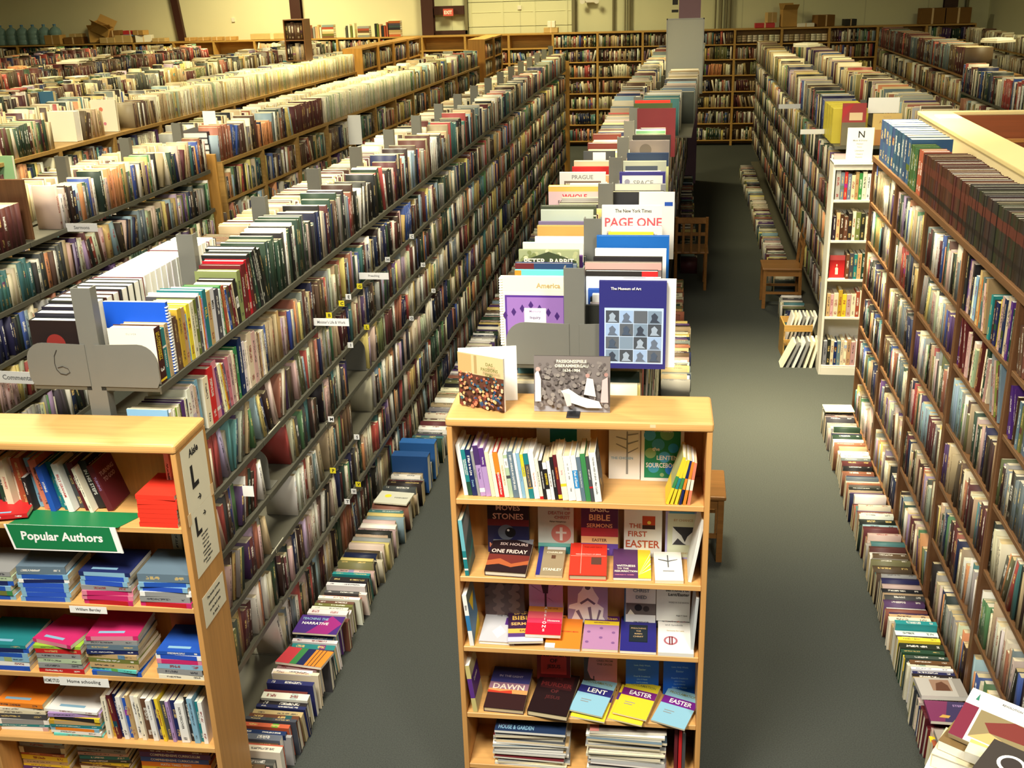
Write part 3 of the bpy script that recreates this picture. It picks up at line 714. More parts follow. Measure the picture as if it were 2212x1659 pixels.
# N range
for k in range(12):
    mx = MIX if k < 6 else MIXW
    for z in LV[1:-1]: fill(F_left(1.35, 9.85 + (k + 1) * bay - .01, z + .002), bay - .02, MIX + MIXW, tr=(.018, .045), hr=(.2, .27), lean=.12, proud=.03)
    if k > 0: fill(F_left(1.35, 9.85 + (k + 1) * bay - .01, 1.982), bay - .02, mx, tr=(.03, .06), dr=(.25, .32), hr=(.26, .33), lean=.05)
    fill(F_right(2.36, 9.85 + k * bay + .01, 1.982), bay - .02, MIX, tr=(.03, .06), dr=(.25, .32), hr=(.24, .31), lean=.05)
# ranges by the side wall
for k in range(6):
    for z in (1.65, 1.36): fill(F_left(3.45, 9.0 + (k + 1) * bay - .01, z + .002), bay - .02, MIX, tr=(.02, .05), hr=(.2, .27))
    fill(F_left(3.45, 9.0 + (k + 1) * bay - .01, 1.982), bay - .02, ['navy', 'charcoal', 'dark_green', 'white', 'black', 'cream', 'blue', 'maroon', 'red'], tr=(.03, .06), dr=(.2, .24), hr=(.26, .34), lean=.1)
for k in range(7):
    for z in (1.82, 1.52, 1.2): fill(F_left(3.5, 14.6 + (k + 1) * bay - .01, z + .002), bay - .02, MIXW, tr=(.03, .06), hr=(.2, .27))
    fill(F_left(3.5, 14.6 + (k + 1) * bay - .01, 2.152), bay - .02, ['maroon', 'maroon', 'red', 'dark_brown', 'brown', 'slate_blue'], tr=(.05, .08), dr=(.3, .34), hr=(.28, .34), lean=0)
    for z in (2.15, 1.82): fill(F_left(5.2, 15.5 + (k + 1) * bay - .01, z + .002), bay - .02, ['cream', 'ivory', 'tan', 'cream', 'brown'], tr=(.03, .05), hr=(.2, .26))

# ================================================================== RIGHT-HAND TIMBER CASES WITH BOOKS
SR = (1.82, 1.53, 1.2, .87, .53, .16)
WR = .914
rcase = []
for k in range(6):
    y1 = 8.18 - k * WR
    R = F_left(1.4, y1, 0)
    wood_case('oak_bookcase', R, WR - .003, .3, 2.155, SR, 'oak', f'brown oak bookcase along the carpeted aisle, {ordw(k + 1)} from the white bookcase', 'oak bookcases along the aisle', .004)
    rcase.append(R)
MIXR = MIX + 'cream cream tan grey white dusty_pink slate_blue'.split()
tagR = {1.82: 'top shelf', 1.53: 'second shelf'}
for k, R in enumerate(rcase):
    for z in SR:
        ind = None
        if z in tagR and k in (3, 4): ind = Ind('on the ' + tagR[z] + ' of the ' + ordw(k + 1) + ' oak case, {} along', 'books in the oak cases')
        L = WR - .06
        fill(R @ Matrix.Translation((.026, .01, z)), L, MIXR, (.014, .042), (.14, .2), (.19, .262), .12, .03, RG, ind, big=.04)
# sets on top of the cases
def setrow(y_hi, y_lo, x, z, cols, tr, dr, hr, phrase, nm, group, hard=True, seedfix=None):
    if 'encyclopedia' in phrase: seedfix = 0
    y = y_hi; n = 0
    while y - tr[0] > y_lo:
        t = RG.uniform(*tr); d = RG.uniform(*dr); h = RG.uniform(*hr); n += 1
        book(nm, F_left(x + RG.uniform(0, .006), y, z), t, d, h, C(RG.choice(cols), .04), phrase.format(ordw(n)), group, hard, seed=RG.uniform(.1, .9) if seedfix is None else 0, spine=() if seedfix is None else (('r', .62, .8, (92, 44, 34)), ('r', .2, .3, (34, 26, 22))), cat='book')
        y -= t + .001
setrow(8.0, 6.97, 1.405, 2.156, [(52, 78, 112), (60, 88, 122)], (.095, .11), (.24, .245), (.275, .28), 'thick blue boxed volume on top of the oak cases, {} from the N sign', 'boxed_volume', 'blue boxed volumes')
setrow(6.96, 6.72, 1.405, 2.156, [(72, 112, 62), (58, 92, 56)], (.034, .04), (.14, .15), (.25, .255), 'green volume on top of the oak cases, {} beside the blue boxed set', 'encyclopedia_volume', 'green volumes')
setrow(6.715, 6.58, 1.405, 2.156, [(176, 88, 62)], (.055, .06), (.15, .16), (.255, .26), 'rust red volume on top of the oak cases, {} after the green ones', 'encyclopedia_volume', 'rust volumes')
setrow(6.58, 5.5, 1.405, 2.156, [(74, 40, 30), (82, 46, 36), (66, 36, 28)], (.036, .042), (.24, .25), (.25, .255), 'brown bound encyclopedia volume on the oak cases, {} from the rust red pair', 'encyclopedia_volume', 'brown bound volumes')
setrow(5.5, 3.2, 1.405, 2.156, [(44, 38, 30), (38, 36, 32), (50, 42, 32)], (.03, .036), (.25, .26), (.262, .268), 'blackish bound encyclopedia volume on the oak cases, {} from the brown set', 'encyclopedia_volume', 'black bound volumes')

# ================================================================== THE TWO MAPLE DISPLAY CASES
SM = (1.442, 1.081, .737, .395, .12)
WC = 1.04
CS = Matrix.Scale(.955, 4)   # the cases were drawn in units of 0.955 m
CM = Matrix.Translation((-.842, 3.672, .153)) @ CS @ Matrix.Rotation(math.radians(1.2), 4, 'Z')
cc = wood_case('display_bookcase', CM, WC, .29, 1.8, SM, 'maple', 'maple bookcase of Easter and Lent books with two books standing on top', None, .014, kick=True, z0=-.1602)
LM = Matrix.Translation((-2.766, 3.306, .153)) @ CS @ Matrix.Rotation(math.radians(1.6), 4, 'Z')
lc = wood_case('display_bookcase', LM, WC, .29, 1.8, SM, 'maple', 'maple bookcase with a green Popular Authors sign and aisle notices on its side', None, .014, kick=True, z0=-.1602)
o = B().box(.8, -.0065, 1.779, .822, -.0055, 1.792).build('tape_scrap', M['tape'], cc)

def yfix(x, y): return max(.006, y + .045 * x)
def upright(name, x, z, w, h, t, col, label, art, group, yl=.235, tilt=.06, base=CM, hard=False, zr=0, spine_left=True, cat='book'):
    """book standing with its front cover to the viewer, leaning back a little"""
    if base is CM: h *= {Z1: .93, Z2: .93, Z3: .85, Z4: .83}.get(z, 1.0)   # the standing books clear the board above
    Mw = base @ Matrix.Translation((x, yl, z + .0005)) @ Matrix.Rotation(zr, 4, 'Z') @ Matrix.Rotation(-tilt, 4, 'X') @ fr((0, t, 0), (0, -1, 0), (1, 0, 0), (0, 0, 1))
    return book(name, Mw, t, w, h, col, label, group, hard, art=art, cat=cat)
def lying(name, x, y, z, w, h, t, col, label, art, group, rz=0.0, tilt=.05, base=CM, hard=False, cat='book'):
    """book lying face up, foot of the cover towards the viewer"""
    Mw = base @ Matrix.Translation((x, y, z + .0008)) @ Matrix.Rotation(rz, 4, 'Z') @ Matrix.Rotation(tilt, 4, 'X') @ fr((0, 0, 0), (0, 0, 1), (1, 0, 0), (0, 1, 0))
    return book(name, Mw, t, w, h, col, label, group, hard, art=art, cat=cat)
def T(s, x, y, h, c, mw=.88): return ('t', s, x, y, h, c, mw)
G1 = 'Easter books in the maple display case'
Z1, Z2, Z3, Z4, Z5 = SM
# --- shelf 1: leaning row of spines
row1 = [ # colour, thickness, height, spine art
 ('white', .017, .225, ()), ('teal', .017, .205, (('r', 0, .3, 'dark green'), ('t', 'THE ETERNAL LEGACY', .62, .6, 'white', .3, .3), ('t', 'FROM AN UPPER ROOM', .62, .6, 'white', .3, .72))),
 ('navy', .021, .205, (('t', 'If Man Is to Live', .66, .58, 'white', .5), ('t', 'Dennis', .27, .2, 'light blue', .4))), ('grey', .011, .2, (('t', 'Lent and Easter', .5, .6, 'charcoal', .4),)),
 ('lilac', .022, .225, (('r', .62, 1, (72, 48, 100)), ('r', .08, .16, 'white'), ('t', 'The Passion', .45, .3, 'purple', .35))), ('lilac', .022, .215, (('r', .62, 1, 'purple'), ('t', 'The Rising', .74, .3, 'white', .35))),
 ('cream', .016, .2, ()), ('ivory', .015, .19, ()), ('red', .021, .2, (('r', .52, 1, 'orange'), ('t', 'REDISCOVERING Easter', .3, .5, 'white', .4))),
 ('ivory', .02, .195, (('t', 'PASSION SERMONS', .5, .6, 'tan', .4),)), ('pale green', .016, .19, (('r', .45, .52, 'charcoal'), ('r', .7, .92, 'white'), ('t', 'LENT', .8, .15, 'black', .4))),
 ('slate blue', .024, .205, (('t', 'EVERY AVENUE AN EASTER EGG', .55, .75, 'white', .35),)), ('white', .011, .2, ()), ('light blue', .014, .2, (('t', 'Journey to the Cross', .5, .6, 'slate blue', .4),)),
 ('yellow', .013, .195, (('r', .0, .5, 'cream'), ('t', 'Living the Mystery', .62, .5, 'teal', .45))), ('charcoal', .02, .2, (('r', 0, .22, 'teal'), ('r', .76, 1, 'teal'), ('r', .22, .25, 'mustard'), ('t', 'VICTOR and VICTIM', .5, .45, 'tan', .45))),
 ('white', .022, .205, (('t', 'The Seven Words', .42, .5, 'salmon', .3),)), ('ivory', .014, .18, (('r', 0, .07, 'red'), ('t', 'Sermons on the Cross', .5, .6, 'charcoal', .4))),
 ('black', .014, .172, (('t', 'CROSS AND CRUCIFIXION', .5, .7, 'white', .35),)), ('black', .016, .165, (('r', 0, .28, 'white'), ('r', .82, 1, 'white'), ('t', 'IDENTITIES', .55, .4, 'yellow', .5))),
 ('white', .014, .172, (('t', 'BE STILL AND SEE', .5, .7, 'brown', .4), ('c', 0, 0, 0, 'red'))), ('black', .014, .19, (('t', 'PASSION FOR PREACHING', .5, .7, 'white', .35),)),
 ('maroon', .015, .2, (('t', 'CELEBRATIONS', .6, .5, 'orange', .4), ('r', .03, .12, 'yellow'))), ('ivory', .024, .205, (('r', .3, .36, 'yellow'), ('t', 'Spring', .6, .4, 'pink', .35))),
 ('white', .03, .195, (('t', 'THE', .82, .1, 'charcoal', .12), ('t', 'CROSS', .72, .14, 'charcoal', .14), ('t', 'OF', .62, .06, 'charcoal', .12), ('t', 'PETER', .52, .14, 'charcoal', .14), ('t', 'TAN', .25, .12, 'charcoal', .2))),
 ('white', .021, .2, (('r', .28, .68, (52, 140, 200)), ('t', 'Path of Easter', .48, .35, 'white', .5))), ('slate blue', .017, .195, (('t', 'The Biblical Way of the Cross', .5, .8, 'white', .35),)),
 ('green', .02, .21, ()), ('charcoal', .014, .2, (('t', 'HIS LAST DAY', .6, .5, 'white', .4), ('r', .3, .34, 'red'))), ('white', .028, .215, (('t', 'THE FINAL WEEK OF JESUS', .68, .55, 'charcoal', .3), ('t', 'Max Lucado', .28, .25, 'charcoal', .3))),
]
nm1 = ['white', 'teal', 'navy', 'thin grey', 'lilac and purple', 'purple topped lilac', 'cream', 'narrow ivory', 'red and orange', 'ivory sermon', 'pale green', 'slate blue', 'thin white', 'light blue', 'yellow and cream', 'charcoal and teal', 'white seven-words', 'ivory with red foot',
       'short black', 'black with white ends', 'short white', 'black preaching', 'maroon with yellow foot', 'ivory with yellow band', 'thick white', 'white and sky blue', 'narrow slate blue', 'mint green', 'charcoal with red band', 'last thick white']
x = .052
for i, (c, t, h, sp) in enumerate(row1):
    sp = tuple(s for s in sp if s[0] != 'c'); t *= .965; th = .125
    art = ()
    if i == len(row1) - 1: art = (('r', 0, 0, 1, 1, (60, 74, 92)), ('r', 0, 0, 1, .25, (120, 96, 60)), ('c', .35, .3, .09, (230, 200, 120)), T('SIX HOURS', .55, .82, .05, 'white'), T('THAT CHANGED', .55, .74, .04, 'white'))
    Mw = CM @ Matrix.Translation((x, yfix(x, .04 - x * .09), Z1 + .0005)) @ Matrix.Rotation(-th, 4, 'Y')
    book('paperback_book' if t < .02 else 'hardback_book', Mw, t, .155, h, c, f'{nm1[i]} book in the top leaning row of the Easter bookcase', G1, t > .02, art=art, spine=sp)
    x += t / math.cos(th) + .0012
x = .866
for i, (c, c2, t, h) in enumerate((('yellow', 'green', .012, .215), ('yellow', 'teal', .011, .2), ('yellow', 'green', .011, .2), ('navy', 'orange', .01, .195), ('orange', 'cream', .011, .19), ('salmon', 'ivory', .011, .185))):
    th = .3 - i * .035
    Mw = CM @ Matrix.Translation((x + t, .012, Z1 + .0005)) @ Matrix.Rotation(th, 4, 'Y') @ Matrix.Translation((-t, 0, 0))
    book('paperback_book', Mw, t, .15, h, c, f'thin {c} booklet, {ordw(i + 1)} of six leaning at the end of the top shelf', G1, False, spine=(('r', .35, .6, c2),), back=(('r', 0, 0, 1, 1, (178, 180, 120)), ('r', 0, 0, 1, .35, 'yellow')))
    x += t + .006
upright('paperback_book', .33, Z1, .225, .3, .01, 'white', 'white Lenten and Easter book behind the leaning row', (T('Lent/Easter', .5, .9, .06, 'teal'), ('r', .25, .55, .75, .78, 'teal')), G1, .24)
upright('paperback_book', .632, Z1, .13, .24, .01, 'white', 'white book with a bare drawn tree on the top shelf', tuple([('p', [(.55, .1), (.62, .1), (.6, .95), (.56, .95)], 'grey')] + [('p', [(.58, .5 + .09 * k), (.58 + .35 * (-1) ** k, .62 + .07 * k), (.58 + .35 * (-1) ** k, .64 + .07 * k), (.58, .53 + .09 * k)], 'grey') for k in range(5)] + [T('THE CHOSEN', .42, .42, .05, 'light blue')]), G1, .235)
sb = [('r', .08, .06, .92, 1, (30, 130, 90))] + [('c', a, b, r, c) for a, b, r, c in ((.2, .85, .14, (70, 160, 210)), (.6, .88, .16, (120, 170, 120)), (.4, .68, .15, (60, 150, 190)), (.75, .62, .12, (40, 150, 220)), (.22, .52, .13, (140, 175, 120)), (.55, .45, .14, (70, 160, 200)), (.3, .25, .13, (60, 150, 180)), (.7, .22, .13, (40, 130, 220)), (.5, .12, .05, (140, 175, 120)))]
upright('hardback_book', .765, Z1, .175, .255, .02, 'white', 'green and blue Lenten Sourcebook with a camouflage like cover', tuple(sb + [T('Herbert Lockyer', .5, .93, .05, 'white'), T('the', .35, .6, .07, 'white', .2), T('LENTEN', .62, .44, .08, 'white', .5), T('SOURCEBOOK', .52, .3, .09, 'white', .8)]), G1, .225, hard=True)
# --- shelf 2
upright('hardback_book', .111, Z2, .18, .27, .028, 'black', 'dark Moves Stones book with an eye on its cover', (('r', .0, .0, 1, 1, (46, 22, 34)), ('r', 0, .5, 1, .62, (120, 34, 40)), ('r', 0, 0, 1, .5, (34, 34, 70)), ('c', .45, .38, .2, (96, 100, 110)), ('c', .55, .38, .13, (12, 12, 16)), ('c', .5, .42, .03, 'white'), ('r', .0, .0, 1, .1, (36, 30, 100)), T('HE STILL', .5, .95, .07, (240, 200, 180)), T('MOVES', .5, .84, .1, (240, 200, 180)), T('STONES', .5, .68, .11, (240, 190, 170)), T('MAX LUCADO', .48, .14, .09, (230, 150, 120))), G1, .22, hard=True)
upright('paperback_book', .33, Z2, .153, .245, .013, (200, 208, 200), 'pale Death of Christ book with a white cross in a pink disc', (('r', 0, .0, 1, .15, 'teal'), ('r', 0, .15, 1, .22, (110, 180, 170)), ('c', .65, .42, .28, (208, 130, 120)), ('r', .61, .28, .69, .55, 'white'), ('r', .5, .42, .8, .46, 'white'), T('THE', .8, .93, .05, (150, 80, 90), .2), T('DEATH OF', .6, .84, .065, (170, 100, 100)), T('CHRIST', .68, .75, .065, (170, 100, 100)), T('Fisher Humphreys', .56, .66, .04, 'charcoal')), G1, .225)
upright('paperback_book', .515, Z2, .158, .25, .016, (92, 52, 110), 'Basic Bible Sermons Easter book, purple and red', (('r', 0, .5, 1, 1, (84, 44, 86)), ('r', 0, .38, 1, .55, (176, 60, 70)), ('r', 0, .24, 1, .38, (240, 210, 150)), ('r', 0, 0, 1, .24, (110, 80, 170)), T('BASIC', .5, .92, .1, 'ivory'), T('BIBLE', .5, .76, .12, (245, 210, 160)), T('SERMONS', .5, .6, .08, (245, 210, 160)), T('EASTER', .5, .31, .06, 'brown', .6), T('Chevis F. Horne', .5, .14, .04, 'white', .7)), G1, .225)
upright('hardback_book', .698, Z2, .16, .25, .018, 'white', 'white The First Easter book with a small sunset picture', (('r', .48, .56, .82, .82, (196, 70, 30)), ('r', .48, .56, .82, .64, (60, 24, 20)), ('c', .66, .69, .05, (255, 220, 90)), T('THE', .3, .62, .09, (190, 90, 60), .36), T('FIRST', .36, .46, .11, (190, 90, 60), .5), T('EASTER', .5, .26, .15, (190, 90, 60), .9)), G1, .225, hard=True)
upright('paperback_book', .872, Z2, .15, .235, .012, (176, 168, 214), 'lavender edged book with a black and white mountain picture', (('r', .06, .04, .94, .96, (216, 220, 190)), ('r', .2, .3, .84, .68, (228, 230, 226)), ('p', [(.2, .68), (.3, .6), (.45, .5), (.55, .36), (.62, .48), (.84, .64), (.84, .68)], (40, 40, 46)), ('p', [(.2, .3), (.35, .44), (.5, .34), (.6, .3)], (60, 58, 64)), ('r', .1, .96, .8, 1.0, (90, 160, 190)), T('BY CHANCE', .5, .82, .05, 'tan'), T('JIM BISHOP', .5, .12, .05, 'tan')), G1, .22)
lying('hardback_book', .125, .02, Z2, .175, .225, .026, (58, 34, 34), 'dark Six Hours One Friday book lying on the second shelf', (('r', 0, 0, 1, 1, (40, 24, 26)), ('r', 0, .22, 1, .5, (110, 44, 36)), ('p', [(0, .3), (.3, .38), (.6, .24), (1, .36), (1, .25), (.6, .14), (.3, .22), (0, .16)], (170, 90, 50)), ('p', [(.0, .9), (.5, .98), (1, .84), (1, 1), (0, 1)], (130, 130, 134)), T('SIX HOURS', .55, .82, .08, (214, 190, 180)), T('ONE FRIDAY', .48, .6, .11, (226, 200, 186))), G1, -.05, .16, hard=True)
lying('paperback_book', .338, .022, Z2, .112, .205, .012, (150, 134, 104), 'tan and blue booklet lying beside the dark book', (('r', 0, 0, .16, 1, (44, 44, 120)), ('r', .3, .9, 1, 1, (210, 208, 206)), ('r', .5, .58, .66, .7, (90, 60, 40)), T('CHARLES', .6, .8, .06, 'ivory', .6), T('STANLEY', .6, .2, .09, 'ivory', .7)), G1, 0, .1)
lying('hardback_book', .478, .012, Z2, .155, .225, .026, 'scarlet', 'bright red book with a dark square picture and thin cross lines', (('r', .3, .05, .315, .95, (250, 160, 140)), ('r', .02, .58, .98, .592, (250, 160, 140)), ('r', .58, .32, .86, .55, (90, 60, 50)), T('THE LAST DAYS', .62, .86, .035, (140, 20, 20), .5), T('RESURRECTION OF JESUS', .5, .63, .04, (250, 200, 190))), G1, .03, .12, hard=True)
lying('paperback_book', .66, .024, Z2, .156, .21, .012, (88, 52, 92), 'purple book with a yellow sunburst strip on the second shelf', tuple([('r', .66, 0, 1, 1, 'yellow')] + [('p', [(.66, .1), (1, .3 + .17 * k), (1, .34 + .17 * k)], 'ivory') for k in range(4)] + [T('WITNESS', .34, .4, .07, 'ivory', .5), T('TO THE', .26, .31, .05, 'ivory', .3), T('RESURRECTION', .34, .22, .06, 'ivory', .6), T('HAROLD H. HOBBS', .3, .1, .035, 'pink', .5)]), G1, .03, .1)
lying('paperback_book', .832, .012, Z2, .115, .2, .016, (232, 228, 216), 'small white booklet with a thin drawn cross', (('r', .48, .45, .52, .88, 'charcoal'), ('p', [(.15, .74), (.5, .68), (.85, .74), (.85, .72), (.5, .64), (.15, .71)], 'charcoal'), ('r', .3, .3, .7, .34, 'grey')), G1, .04, .1)
def side_lean(name, x, z, t, d, h, col, label, ang, y=.02, base=CM, spine=(), front=(), back=(), hard=False):
    th = ang
    if th > 0: Mw = base @ Matrix.Translation((x, y, z + .0005)) @ Matrix.Rotation(-th, 4, 'Y')
    else: Mw = base @ Matrix.Translation((x + t, y, z + .0005)) @ Matrix.Rotation(-th, 4, 'Y') @ Matrix.Translation((-t, 0, 0))
    return book(name, Mw, t, d, h, col, label, G1, hard, art=front, back=back, spine=spine)
side_lean('paperback_book', .045, Z2, .016, .16, .26, (110, 180, 190), 'pale turquoise book leaning on the side panel, second shelf', .08, .01, front=(('r', 0, 0, 1, 1, (80, 110, 112)), ('p', [(0, .5), (1, .8), (1, 1), (0, .9)], (150, 160, 160)), ('p', [(0, .05), (1, .3), (1, .4), (0, .2)], (60, 140, 140))), spine=(('r', 0, .45, 'teal'), ('r', .1, .13, 'white'), ('r', .3, .33, 'white')))
side_lean('magazine', .965, Z2, .014, .2, .29, (226, 230, 224), 'thick pale magazine leaning on the side panel, second shelf', -.16, .03)
# --- shelf 3
scal = [('c', .1 + .2 * (i % 5) + (.1 if (i // 5) % 2 else 0), .08 + .1 * (i // 5), .1, (118, 96, 92) if (i + i // 5) % 2 else (92, 74, 74)) for i in range(40)]
upright('hardback_book', .086, Z3, .175, .25, .02, (92, 76, 76), 'brown book with a scalloped fan pattern, third shelf', tuple([('r', 0, 0, 1, 1, (84, 68, 70))] + [s for s in scal if s[1] + s[3] < 1.0 and s[2] < .82] + [('r', .16, .86, .86, .98, (70, 54, 60)), T('Prepared Sermons', .5, .92, .04, 'cream', .5)]), G1, .22, hard=True)
upright('paperback_book', .283, Z3, .15, .24, .01, (186, 152, 206), 'lilac book with a dark tulip drawing', (('r', .46, .05, .52, .7, (50, 30, 50)), ('p', [(.42, .68), (.36, .9), (.48, .96), (.58, .9), (.56, .68)], (50, 30, 50)), ('p', [(.46, .66), (.1, .84), (.04, .88), (.2, .8)], (50, 30, 50)), ('p', [(.54, .68), (.8, .9), (.98, .94), (.76, .86)], (50, 30, 50)), ('p', [(.5, .6), (.7, .5), (.74, .48), (.6, .56)], (50, 30, 50)), T('HANS', .78, .3, .04, 'white', .3), T('URS', .74, .22, .04, 'white', .3), T('WEBER', .8, .14, .04, 'white', .35)), G1, .225)
upright('paperback_book', .455, Z3, .175, .25, .012, (160, 140, 176), 'lilac grey book with a white seated stone figure', (('p', [(.06, .04), (.9, .04), (.96, .1), (.88, .2), (.9, .4), (.74, .5), (.78, .62), (.66, .78), (.6, .9), (.42, .92), (.34, .78), (.26, .7), (.24, .5), (.04, .44), (.02, .36), (.2, .34), (.14, .2)], (238, 234, 236)), ('p', [(.3, .5), (.5, .62), (.7, .5), (.66, .46), (.5, .56), (.34, .46)], (110, 96, 120)), ('p', [(.2, .3), (.34, .1), (.4, .1), (.28, .34)], (120, 104, 130)), ('p', [(.5, .4), (.56, .12), (.62, .12), (.58, .42)], (120, 104, 130)), ('p', [(.78, .36), (.72, .12), (.76, .12), (.84, .34)], (120, 104, 130)), ('c', .5, .86, .07, (90, 80, 96))), G1, .215)
upright('paperback_book', .702, Z3, .136, .25, .02, 'white', 'white The Day Christ Died book with a framed photograph', (('r', 0, 0, .05, 1, (70, 100, 130)), ('r', .06, .3, 1, .56, (110, 100, 94)), ('c', .45, .46, .12, (40, 36, 36)), ('c', .7, .44, .1, (60, 52, 48)), ('p', [(.1, .3), (.2, .42), (.34, .3)], 'ivory'), T('THE DAY', .52, .96, .06, 'slate blue'), T('CHRIST', .54, .85, .075, 'slate blue'), T('DIED', .54, .7, .075, 'slate blue', .6), T('JIM BISHOP', .54, .12, .06, 'charcoal')), G1, .21)
upright('paperback_book', .841, Z3, .145, .25, .012, 'white', 'white Sermons for Lent and Easter book with five small portraits', tuple([('r', 0, 0, 1, .17, 'black')] + [('c', .12 + .18 * k, .13, .07, ((190, 190, 190), (150, 130, 120), (130, 110, 110), (190, 110, 90), (150, 110, 120))[k]) for k in range(5)] + [T('Sermons For', .62, .88, .07, 'black', .7), T('Lent/Easter', .66, .78, .07, 'black', .62), T('WORD IN DUE SEASON', .66, .6, .035, 'grey', .6), T('Roger T. Quiel', .76, .3, .035, 'charcoal', .4)]), G1, .215)
side_lean('paperback_book', .05, Z3, .018, .16, .25, 'white', 'white spined book with blue and yellow cover on the side panel', .1, .01, front=(('r', 0, 0, 1, 1, (90, 130, 160)), ('r', 0, .8, 1, 1, (110, 124, 110)), ('p', [(.2, .8), (.8, .8), (.5, .5)], 'yellow'), ('p', [(0, 0), (1, .3), (1, 0)], 'yellow')), spine=(('r', .3, .6, (52, 120, 170)), ('t', 'Bible', .75, .15, 'charcoal', .5)))
side_lean('magazine', .985, Z3, .012, .2, .27, (176, 184, 184), 'grey green booklet on the side panel, third shelf', -.06, .03)
lying('hardback_book', .085, .03, Z3, .155, .235, .016, (196, 196, 200), 'grey book with a pale diamond emblem lying on the third shelf', (('p', [(.5, .1), (.7, .3), (.5, .5), (.3, .3)], (214, 214, 216)), ('r', .62, .52, .95, .74, (90, 50, 130)), T('WORDS FROM', .62, .88, .05, 'charcoal', .5), T('THE CROSS', .58, .8, .05, 'charcoal', .5)), G1, -.02, .05, hard=True)
lying('paperback_book', .215, .01, Z3 + .018, .15, .235, .012, (88, 60, 120), 'second Basic Bible Sermons book lying partly under the striped one', (('r', 0, .4, 1, 1, (60, 34, 66)), ('r', 0, .26, 1, .4, (240, 180, 80)), ('r', 0, 0, 1, .14, (206, 200, 226)), T('BASIC', .45, .9, .1, (245, 200, 100)), T('BIBLE', .45, .74, .13, (245, 200, 100)), T('SERMONS', .5, .55, .09, (245, 190, 110)), T('EASTER', .55, .33, .06, 'brown', .5)), G1, .12, .03)
lying('paperback_book', .372, .006, Z3, .15, .235, .014, 'orange', 'orange book lying on the third shelf', (('r', 0, 0, .28, .14, 'white'), ('r', 0, 0, 1, .0, 'white'), T('THE WORDS', .6, .93, .05, 'brown', .6), T('MODERN MAN', .65, .5, .04, 'red', .5)), G1, 0, .05)
lying('paperback_book', .285, .045, Z3 + .034, .152, .225, .016, 'yellow', 'yellow and red striped Passions book on top of the others', (('r', 0, 0, 1, .34, (190, 24, 50)), ('r', 0, .34, 1, .48, (206, 60, 90)), ('r', 0, .48, 1, .68, (214, 90, 100)), ('r', 0, .68, 1, .84, (230, 150, 60)), T('PAGE ONE', .66, .78, .04, 'brown', .5), T('Hosanna', .76, .42, .05, 'white', .4)) + tuple(T(ch, .5, .9 - .11 * i, .075, 'white', .12) for i, ch in enumerate('PASSIONS')), G1, .01, .12)
lying('paperback_book', .53, .012, Z3, .152, .235, .014, (176, 130, 168), 'mauve Christ Is Risen book with a yellow band', tuple([('r', 0, .84, 1, 1, (90, 40, 110)), ('r', 0, .72, 1, .84, 'yellow')] + [('c', a, b, .05, (130, 90, 140)) for a, b in ((.15, .5), (.5, .62), (.85, .5), (.5, .34), (.85, .2), (.12, .2))] + [T('Christ Is Risen', .5, .92, .08, (240, 200, 90)), T('RESURRECTION', .5, .78, .03, 'brown', .5)]), G1, 0, .06)
lying('paperback_book', .69, .01, Z3, .152, .24, .014, (42, 40, 120), 'deep blue book with a black title box', (('r', .24, .26, .76, .76, (22, 30, 40)), ('r', .26, .28, .74, .74, (30, 40, 48)), T('PREACHING', .5, .66, .04, 'tan', .42), T('THE', .5, .58, .035, 'tan', .2), T('RISEN', .5, .5, .04, 'tan', .3), T('CHRIST', .5, .42, .04, 'tan', .35)), G1, 0, .06)
lying('paperback_book', .85, .006, Z3, .148, .24, .018, (232, 230, 222), 'white Shadows and Symbols book with a round maroon emblem', (('c', .36, .34, .2, (170, 100, 110)), ('c', .36, .34, .14, 'white'), ('r', .31, .22, .35, .46, (120, 40, 50)), ('r', .38, .22, .42, .46, (120, 40, 50)), T('Shadows', .36, .9, .07, 'grey', .45), T('and Symbols', .46, .78, .06, 'grey', .6), T('Sermons for Lent', .5, .62, .035, 'tan', .5)), G1, 0, .07)
# --- shelf 4
upright('paperback_book', .312, Z4, .152, .24, .016, (130, 30, 34), 'dark red The Murder of Jesus paperback standing', (('r', 0, 0, 1, 1, (110, 24, 28)), ('r', .12, .35, .88, .95, (196, 60, 54)), ('r', 0, 0, 1, .22, (34, 20, 22)), T('THE', .5, .97, .05, 'black', .2), T('MURDER', .5, .86, .11, (24, 14, 16)), T('OF', .5, .7, .1, (24, 14, 16), .3), T('JESUS', .5, .54, .12, (24, 14, 16), .7)), G1, .215)
upright('paperback_book', .525, Z4, .148, .24, .012, (196, 116, 110), 'pink book with a dark cliff outline', (('p', [(0, 0), (0, 1), (.28, 1), (.14, .8), (.1, .5), (.2, .3), (.5, .2), (1, .14), (1, 0)], (66, 44, 32)), ('r', .28, .26, .31, .36, 'black'), T('SERMONS', .62, .95, .05, 'brown', .5), T('ON THE', .62, .85, .045, 'brown', .4), T('CRIES FROM', .62, .76, .05, 'brown', .56), T('THE CROSS', .62, .67, .05, 'brown', .5), T('CHARLES H SPURGEON', .5, .07, .05, (220, 120, 110))), G1, .215)
for i, (x, nm) in enumerate(((.712, 'YEAR C'), (.878, 'YEAR B'))):
    upright('paperback_book', x, Z4, .146, .235, .01, (20, 96, 206), ('blue ' + nm.title() + ' lectionary book standing on the fourth shelf'), (T(nm, .5, .9, .05, 'light blue', .5), T('Lent, Holy Week,', .5, .72, .05, (150, 200, 240), .7), T('Easter', .5, .62, .05, (150, 200, 240), .3), T('Fred B Craddock', .5, .44, .04, (150, 200, 240), .6), T('John H Hayes', .5, .36, .04, (150, 200, 240), .5), T('Carl R Holladay', .5, .28, .04, (150, 200, 240), .58), T('Gene M Tucker', .5, .2, .04, (150, 200, 240), .55)), G1, .21)
